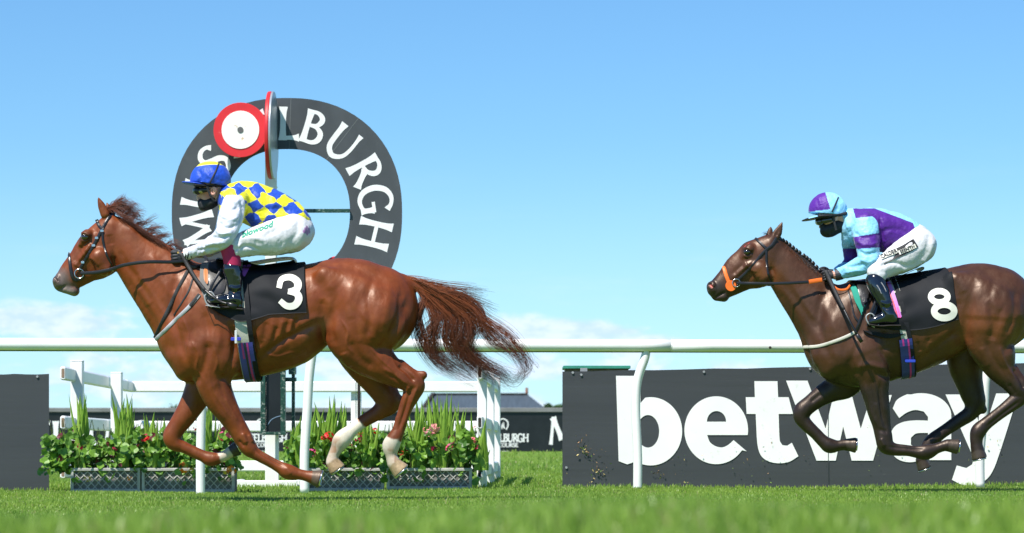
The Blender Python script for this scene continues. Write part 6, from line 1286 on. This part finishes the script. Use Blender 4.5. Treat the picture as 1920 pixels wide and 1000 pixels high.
    shell('face_mask', D, (360, 355, 430, 400), .14, .0035, [L([(382, 382, 11, 0, .95), (390, 382, 12.5, 0, .98), (400, 379, 10, 0, 1.35)], .008), L([(377, 379, 6.5, 0, 1.3), (381, 388, 8.5, 0, 1.3)], .008, n=1)], [], M['lycra'], j, noise=.003)
    for s in (-1, 1):
        m = MB(); strap(m, catmull([P(402, 378, D+s*.088), P(396, 369, D+s*.094), P(391, 359, D+s*.095), P(389, 349, D+s*.098)], 5), 4.2, D, k=8); strap(m, catmull([P(404, 378, D+s*.088), P(409, 368, D+s*.09), P(411, 352, D+s*.092)], 5), 3.6, D, k=8); m.build_each('chin_strap', M['lycra'], hm)
    v = Vol(355, 340, 400, 375, D, .12, .003); v.chain([(371, 358, 7.5, -.045, .7), (368, 358, 7, 0, 1), (371, 358, 7.5, .045, .7)], .004, n=3); v.chain([(378, 357, 5.5, -.07, .6), (390, 356, 3.5, -.085, .5)], .004, n=1); v.chain([(378, 357, 5.5, .07, .6), (390, 356, 3.5, .085, .5)], .004, n=1)
    a_, b_2 = v.mesh(1); gg = mk('goggles', a_, b_2, M['leather'], j, smooth=True)
    for s in (-1, 1): v = Vol(365, 345, 392, 372, D+s*.07, .04, .0022); v.ell(377.5, 359, 5, 4.6, 0, .012, 0, .002); a_, b_2 = v.mesh(1); mk('lens', a_, b_2, material('amber_lens', (.45, .30, .02), .08, coat=1.) if 'amber_lens' not in bpy.data.materials else bpy.data.materials['amber_lens'], gg, smooth=True)
    # stirrups belong to the saddle but carry the boots
    for s in (-1, 1):
        Y0 = s*.29; m = MB(); c = catmull([P(398, 576, D+Y0), P(388, 570, D+Y0), P(384, 556, D+Y0), P(392, 548, D+Y0), P(400, 552, D+Y0), P(410, 575, D+Y0)], 5); m.tube(c, .006, 8); m.tube([P(386, 573, D+Y0-.05), P(412, 577, D+Y0-.05), P(412, 577, D+Y0+.05), P(386, 573, D+Y0+.05), P(386, 573, D+Y0-.05)], .003, 8, up=(0, 0, 1)); m.build_each('stirrup', M['grey'], HORSE3, smooth=True)
        m = MB(); strap(m, catmull([P(392, 548, D+Y0), P(400, 530, D+Y0+s*-.01), P(415, 505, D+Y0-s*.04)], 5), 5, D); m.build('stirrup_leather', M['leather'], HORSE3)
    # whip
    wp = root('whip', 'black whip held by the jockey in blue and yellow, pointing down past his boot', 'whip', P(346, 490, D-.15))
    m = MB(); A = catmull([P(340, 476, D-.13), P(352, 498, D-.15), P(368, 524, D-.22), P(384, 544, D-.30)], 6); m.tube(A, np.linspace(.016, .011, len(A)), 10); m.build('handle', M['rubber'], wp, smooth=True)
    m = MB(); B = catmull([P(384, 544, D-.30), P(398, 556, D-.335), P(414, 566, D-.35), P(426, 570, D-.36)], 6); m.tube(B, .010, 10); m.build('shaft', M['leather'], wp, smooth=True); m = MB(); C = [P(424, 569, D-.36), P(434, 573, D-.362), P(444, 576, D-.364)]; m.tube(C, [.012, .018, .016], 10, flat=.4); m.build('flap', M['leather'], wp, smooth=True)
HORSE3 = bpy.data.objects['race_horse']; HORSE8 = bpy.data.objects['race_horse.001']
jockey3()
def jockey8():
    D = 22.3; j = root('person', 'jockey on the dark bay horse in light blue and purple silks, black face cover', 'person', P(1680, 520, D))
    L = lambda pts, k=.012, yo=0., w=1., n=5, op='u': dict(pts=pts, k=k, yo=yo, w=w, n=n, op=op); ny = -.17
    torso = [(1606, 428, 30, 0, 1.45), (1630, 427, 37, 0, 1.3), (1660, 434, 40, 0, 1.1), (1690, 441, 36, 0, 1.15), (1704, 447, 32, 0, 1.25)]
    armn = [(1622, 425, 27, ny+.03, .9), (1625, 450, 24, ny-.02, .9), (1628, 474, 21, ny-.05, .9), (1627, 490, 19.5, ny-.05, .9), (1610, 500, 17, -.19, .9), (1590, 508, 13.5, -.15, .9), (1572, 514, 10.5, -.12, .9)]
    armf = [(1602, 432, 23, .15, .9), (1598, 462, 19, .21, .9), (1600, 485, 17, .22, .9), (1592, 500, 15, .19, .9), (1572, 510, 11, .12, .9)]
    def skin(p, V, N_): return np.tile(npw([.66, .35, .26]), (len(V), 1))
    body = [L([(a[0], a[1], a[2]-9, a[3], a[4]) for a in torso]), L([(a[0], a[1], a[2]-6, a[3], .9) for a in armn]), L([(a[0], a[1], a[2]-5.5, a[3], .9) for a in armf])]
    for s in (-1, 1): body += [L([(1714, 464, 23, s*.10, .85), (1690, 482, 21, s*.16, .85), (1664, 497, 16, s*.20, .85), (1648, 509, 12, s*.25, .9), (1649, 540, 9, s*.285), (1662, 575, 6, s*.305), (1667, 592, 6, s*.31)]), L([(1667, 596, 5, s*.31), (1644, 600, 4, s*.31)], n=1), L([(1570, 514, 7, s*.11), (1556, 517, 6, s*.10)], n=1)]
    body += [L([(1600, 430, 18, 0), (1580, 412, 15, 0), (1570, 404, 16, 0)]), L([(1557, 402, 22, 0, .78), (1560, 395, 23, 0, .78)], n=1), L([(1556, 420, 15, 0, .8), (1555, 434, 9.5, 0, .9)], n=1), L([(1541, 415, 3.4, 0), (1538, 426, 3, 0, 1.3)], .005, n=1)]
    body += [L([(1567, 404, 5.5, s*.074, .5), (1566, 411, 4.4, s*.076, .5)], .004, n=1) for s in (-1, 1)]
    shell('body', D, (1530, 355, 1770, 620), .42, .006, body, [], M['skin'], j, skin)
    LB, PU = npw([.26, .60, .86]), npw([.075, .012, .23])
    def jc(p, V, N_):
        c = np.tile(LB, (len(V), 1)); inr = (p[:, 0]-1652)**2/62**2+(p[:, 1]-432)**2/47**2
        pu = (p[:, 0] > 1598+.3*(p[:, 1]-388))&(p[:, 0] < 1716-.35*(430-p[:, 1]))&((p[:, 1]-391) > .38*(p[:, 0]-1640)*(p[:, 0] > 1640)); c[pu] = PU
        sl = dpath(p, [(1622, 428), (1626, 460), (1628, 490), (1600, 504), (1570, 516)])[0] < np.interp(p[:, 1], [400, 440, 500], [26, 25, 22]); m = sl&(p[:, 1] > 404+.12*(1650-p[:, 0]))&(p[:, 0] < 1651)&(V[:, 1] < D-.06); c[m] = LB
        c[m&(p[:, 1] > 441-.16*(p[:, 0]-1624))&(p[:, 1] < 466-.08*(p[:, 0]-1624))] = PU
        mf = (V[:, 1] > D+.09)&(p[:, 0] < 1620); c[mf] = LB; c[mf&(p[:, 1] > 466)&(p[:, 1] < 492)] = PU; c[(p[:, 0] < 1612)&(p[:, 1] > 494)] = LB
        return c
    wr = [([(1716, 420), (1690, 406), (1660, 396)], 4, -3), ([(1700, 436), (1672, 430), (1648, 440)], 5, -5, 'n'), ([(1690, 455), (1668, 450), (1652, 462)], 5, 4, 'n'), ([(1660, 400), (1668, 430), (1660, 462)], 6, 4, 'n'), ([(1650, 410), (1653, 440), (1650, 470)], 3.4, -7, 'n'), ([(1602, 436), (1618, 446), (1644, 440)], 4, -4, 'n'), ([(1606, 452), (1622, 460), (1646, 456)], 4, 4, 'n'), ([(1608, 470), (1626, 478), (1646, 472)], 4, -5, 'n'), ([(1612, 486), (1628, 492), (1644, 486)], 3.4, 4, 'n'), ([(1620, 496), (1600, 500), (1584, 500)], 4, -4, 'n'), ([(1625, 508), (1604, 508), (1586, 512)], 3, 4, 'n'), ([(1592, 402), (1600, 418), (1592, 440)], 4, -4, 'n'), ([(1586, 410), (1590, 430)], 3, 4, 'n')]
    jo, Vj, Qj = shell('jacket', D, (1550, 375, 1750, 530), .48, .005, [L(torso, .02), L(armn, .018), L(armf, .018), L([(1600, 408, 18, 0, 1.2), (1588, 408, 16, 0, 1.1)], .02, n=1), L([(1592, 450, 14, .05, 2)]*2, .03, n=1)], [], silk('blue_purple_silk'), j, jc, wr, noise=.009)
    br = [L([(1712, 452, 33, 0, 1.25), (1720, 460, 33, 0, 1.3)], .02, n=1)]
    for s in (-1, 1): br += [L([(1722, 461, 34, s*.11, .9), (1698, 478, 31, s*.16, .85), (1672, 493, 25, s*.20, .85), (1652, 504, 20.5, s*.24, .9), (1644, 510, 18.5, s*.26, .9), (1646, 516, 16.5, s*.27, .9)], .02)]
    wb = [([(1650, 500), (1672, 492), (1700, 500)], 4, -5, 'n'), ([(1740, 435), (1738, 465), (1718, 495)], 6, -5, 'n'), ([(1750, 450), (1742, 478), (1728, 492)], 4, 4, 'n'), ([(1730, 430), (1712, 450), (1700, 470)], 5, 3, 'n'), ([(1690, 508), (1716, 500), (1738, 486)], 4, 4, 'n')]
    bo, Vb, Qb = shell('breeches', D, (1615, 410, 1775, 540), .42, .0055, br, [], M['breech'], j, lambda p, V, N_: np.tile(npw([.64, .63, .66]), (len(V), 1)), wb, noise=.007); Sb = Surf(Vb, Qb)
    # black patches with white lettering on the thigh
    a = rad(-24); ca, sa = math.cos(a), math.sin(a); cx, cy = 1684, 473
    fmx = lambda u, v, l=0.: (lambda h: h if h is not None else P(cx, cy, D-.3))(Sb.hit(cx+u*ca-v*sa, cy+u*sa+v*ca, .006+l, -1, D))
    m = MB(); ribbon(m, [(-34, 1), (-12, 1), (12, 1), (37, -2)], 17, fmx, 8, 0); p_ = m.build('sponsor_patch', M['lycra'], bo)
    for txt, u0, v0, s in (('CALDER', -18, -2.5, 9), ('SEENTHIS', 17, 2.5, 8.4)):
        m = MB(); ribbon(m, [(u0-17, v0), (u0, v0), (u0+17, v0)], 8, fmx, 6, .005); m.build('white_label', M['numw'], p_); mesh_text(txt[:6], Sb, lambda x, y: fmx(u0+x*s*.95, v0-y*s, .009), p_, 'lettering', M['lycra'], .03)
    for s in (-1, 1):
        bt_, Vq, Qq = shell('boot', D, (1600, 498, 1705, 625), .45, .005, [L([(1641, 527, 18, s*.272), (1645, 538, 17.5, s*.285), (1652, 552, 16.5, s*.295), (1662, 576, 12.5, s*.305), (1667, 590, 12.5, s*.31)], .008), L([(1673, 597, 11, s*.31, .8), (1658, 596, 10.5, s*.31, .8), (1644, 600, 9, s*.31, .95), (1634, 603, 6.5, s*.31, 1.1)], .014)], [], M['boot'], j, strokes=[([(1652, 574), (1664, 578), (1676, 572)], 3, -4), ([(1650, 566), (1662, 570), (1674, 566)], 2.5, 3)], noise=.002)
        m = MB(); m.tube(catmull([P(1630, 609, D+s*.31), P(1650, 612, D+s*.31), P(1668, 611, D+s*.31), P(1688, 611, D+s*.31)], 4), .034, 10, flat=.22, up=(0, 0, 1)); m.build('sole', M['hole'], bt_)
        if s < 0: Sq = Surf(Vq, Qq); m = MB(); ff = lambda u, v, l: (lambda h: h if h is not None else P(u, v, D-.36))(Sq.hit(u, v, .002, -1, D)); ribbon(m, [(1648, 532), (1653, 540), (1657, 549)], 11, ff, 5); m.build('boot_panel', material('grey_boot_print', (.25, .25, .26), .4, nscale=60, namt=.6), bt_)
        fist('glove', D, (1554, 517) if s < 0 else (1548, 511), s*.115, j, (.014, .014, .018), None, .98, s, -6)
        m = MB(); A = catmull([P(1578, 513, D+s*.125), P(1571, 515, D+s*.12), P(1566, 516, D+s*.118)], 4); m.tube(A, 11.3/F*D, 18, (.03, .03, .04)); m.tube([A[-1]+[-.002, 0, 0], A[-1]+[-.016, 0, -.003]], 8/F*D, 14, (.55, .28, .2)); m.build('cuff', M['attr'], j)
        m = MB(); c = catmull([P(1640, 614, D+s*.31), P(1628, 606, D+s*.31), P(1624, 594, D+s*.31), P(1632, 588, D+s*.31), P(1640, 594, D+s*.31), P(1648, 612, D+s*.31)], 5); m.tube(c, .0055, 8); m.build_each('stirrup', M['grey'], HORSE8, smooth=True)
        m = MB(); strap(m, catmull([P(1632, 588, D+s*.31), P(1640, 570, D+s*.30), P(1650, 545, D+s*.27)], 5), 5, D); m.build('stirrup_leather', M['leather'], HORSE8)
    def hc(p, V, N_):
        c = np.tile(LB, (len(V), 1)); f = (p[:, 0] < 1548+.30*(p[:, 1]-362))&(p[:, 1] < 397-.12*(p[:, 0]-1520)); c[f] = PU*1.2; return c
    hm, Vh, Qh = shell('helmet', D, (1500, 350, 1600, 420), .16, .0045, [], [dict(px=1552, py=396, rx=36.5, rz=35, yo=0, ry=.125, k=.002, cut=(.10, 1., -.030))], silk('quartered_cap_silk'), j, hc, [([(1560, 365), (1572, 380), (1570, 396)], 4, -3), ([(1535, 370), (1540, 385)], 4, 3)], noise=.006)
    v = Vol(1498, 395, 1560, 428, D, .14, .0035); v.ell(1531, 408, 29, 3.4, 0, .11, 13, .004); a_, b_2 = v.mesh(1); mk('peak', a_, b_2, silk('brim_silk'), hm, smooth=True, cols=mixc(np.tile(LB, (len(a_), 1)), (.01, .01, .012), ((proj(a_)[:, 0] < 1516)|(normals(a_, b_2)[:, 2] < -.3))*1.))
    Sh = Surf(Vh, Qh); m = MB(); strap(m, Sh.path([(1572, 370), (1566, 384), (1560, 398)], .004, -1, D, n=8), 2.6, D, k=8); m.build('elastic', M['lycra'], hm)
    v = Vol(1515, 395, 1600, 425, D, .16, .004); v.chain([(1533, 408, 4, 0, 9), (1558, 406, 5, 0, 6), (1584, 402, 5, 0, 4.5)], .004, n=4); v.chain([(1555, 406, 24, 0, .72), (1575, 404, 18, 0, .8)], .01, n=1, op='s'); a_, b_2 = v.mesh(1); mk('headband', a_, b_2, M['lycra'], hm, smooth=True)
    shell('face_cover', D, (1528, 400, 1600, 455), .14, .004, [L([(1549, 433, 12, 0, 1), (1556, 430, 15, 0, .95), (1568, 424, 15, 0, 1.05), (1578, 422, 14, 0, 1.1)], .008), L([(1543, 424, 7, 0, 1.3), (1551, 438, 7, 0, 1.2)], .008, n=1)], [], M['lycra'], j, noise=.003)
    for s in (-1, 1): m = MB(); strap(m, catmull([P(1568, 432, D+s*.09), P(1565, 420, D+s*.096), P(1562, 404, D+s*.098)], 5), 4.2, D, k=8); m.build_each('chin_strap', M['rubber'], hm)
    v = Vol(1525, 398, 1575, 430, D, .12, .0035); v.chain([(1538, 416, 7.5, -.045, .7), (1535, 416, 7, 0, 1), (1538, 416, 7.5, .045, .7)], .004, n=3); v.chain([(1545, 414, 5.5, -.07, .6), (1558, 412, 4.5, -.085, .5)], .004, n=1); v.chain([(1545, 414, 5.5, .07, .6), (1558, 412, 4.5, .085, .5)], .004, n=1); a_, b_2 = v.mesh(1); mk('goggles', a_, b_2, material('smoked_goggles', (.02, .02, .022), .12, coat=.8), j, smooth=True)
    wp = root('whip', 'black whip held by the jockey in light blue and purple, hanging along the bay shoulder', 'whip', P(1555, 526, D-.18))
    m = MB(); A = catmull([P(1548, 508, D-.15), P(1558, 530, D-.19), P(1570, 556, D-.26), P(1582, 580, D-.33)], 6); m.tube(A, np.linspace(.018, .013, len(A)), 10); m.build('handle', M['rubber'], wp, smooth=True)
    m = MB(); B = catmull([P(1582, 580, D-.33), P(1594, 604, D-.38), P(1606, 626, D-.40)], 6); m.tube(B, .010, 10); m.build('shaft', M['leather'], wp, smooth=True); m = MB(); m.tube([P(1605, 624, D-.40), P(1611, 634, D-.40), P(1616, 642, D-.40)], [.011, .016, .014], 10, flat=.4); m.build('flap', M['leather'], wp, smooth=True)
jockey8()
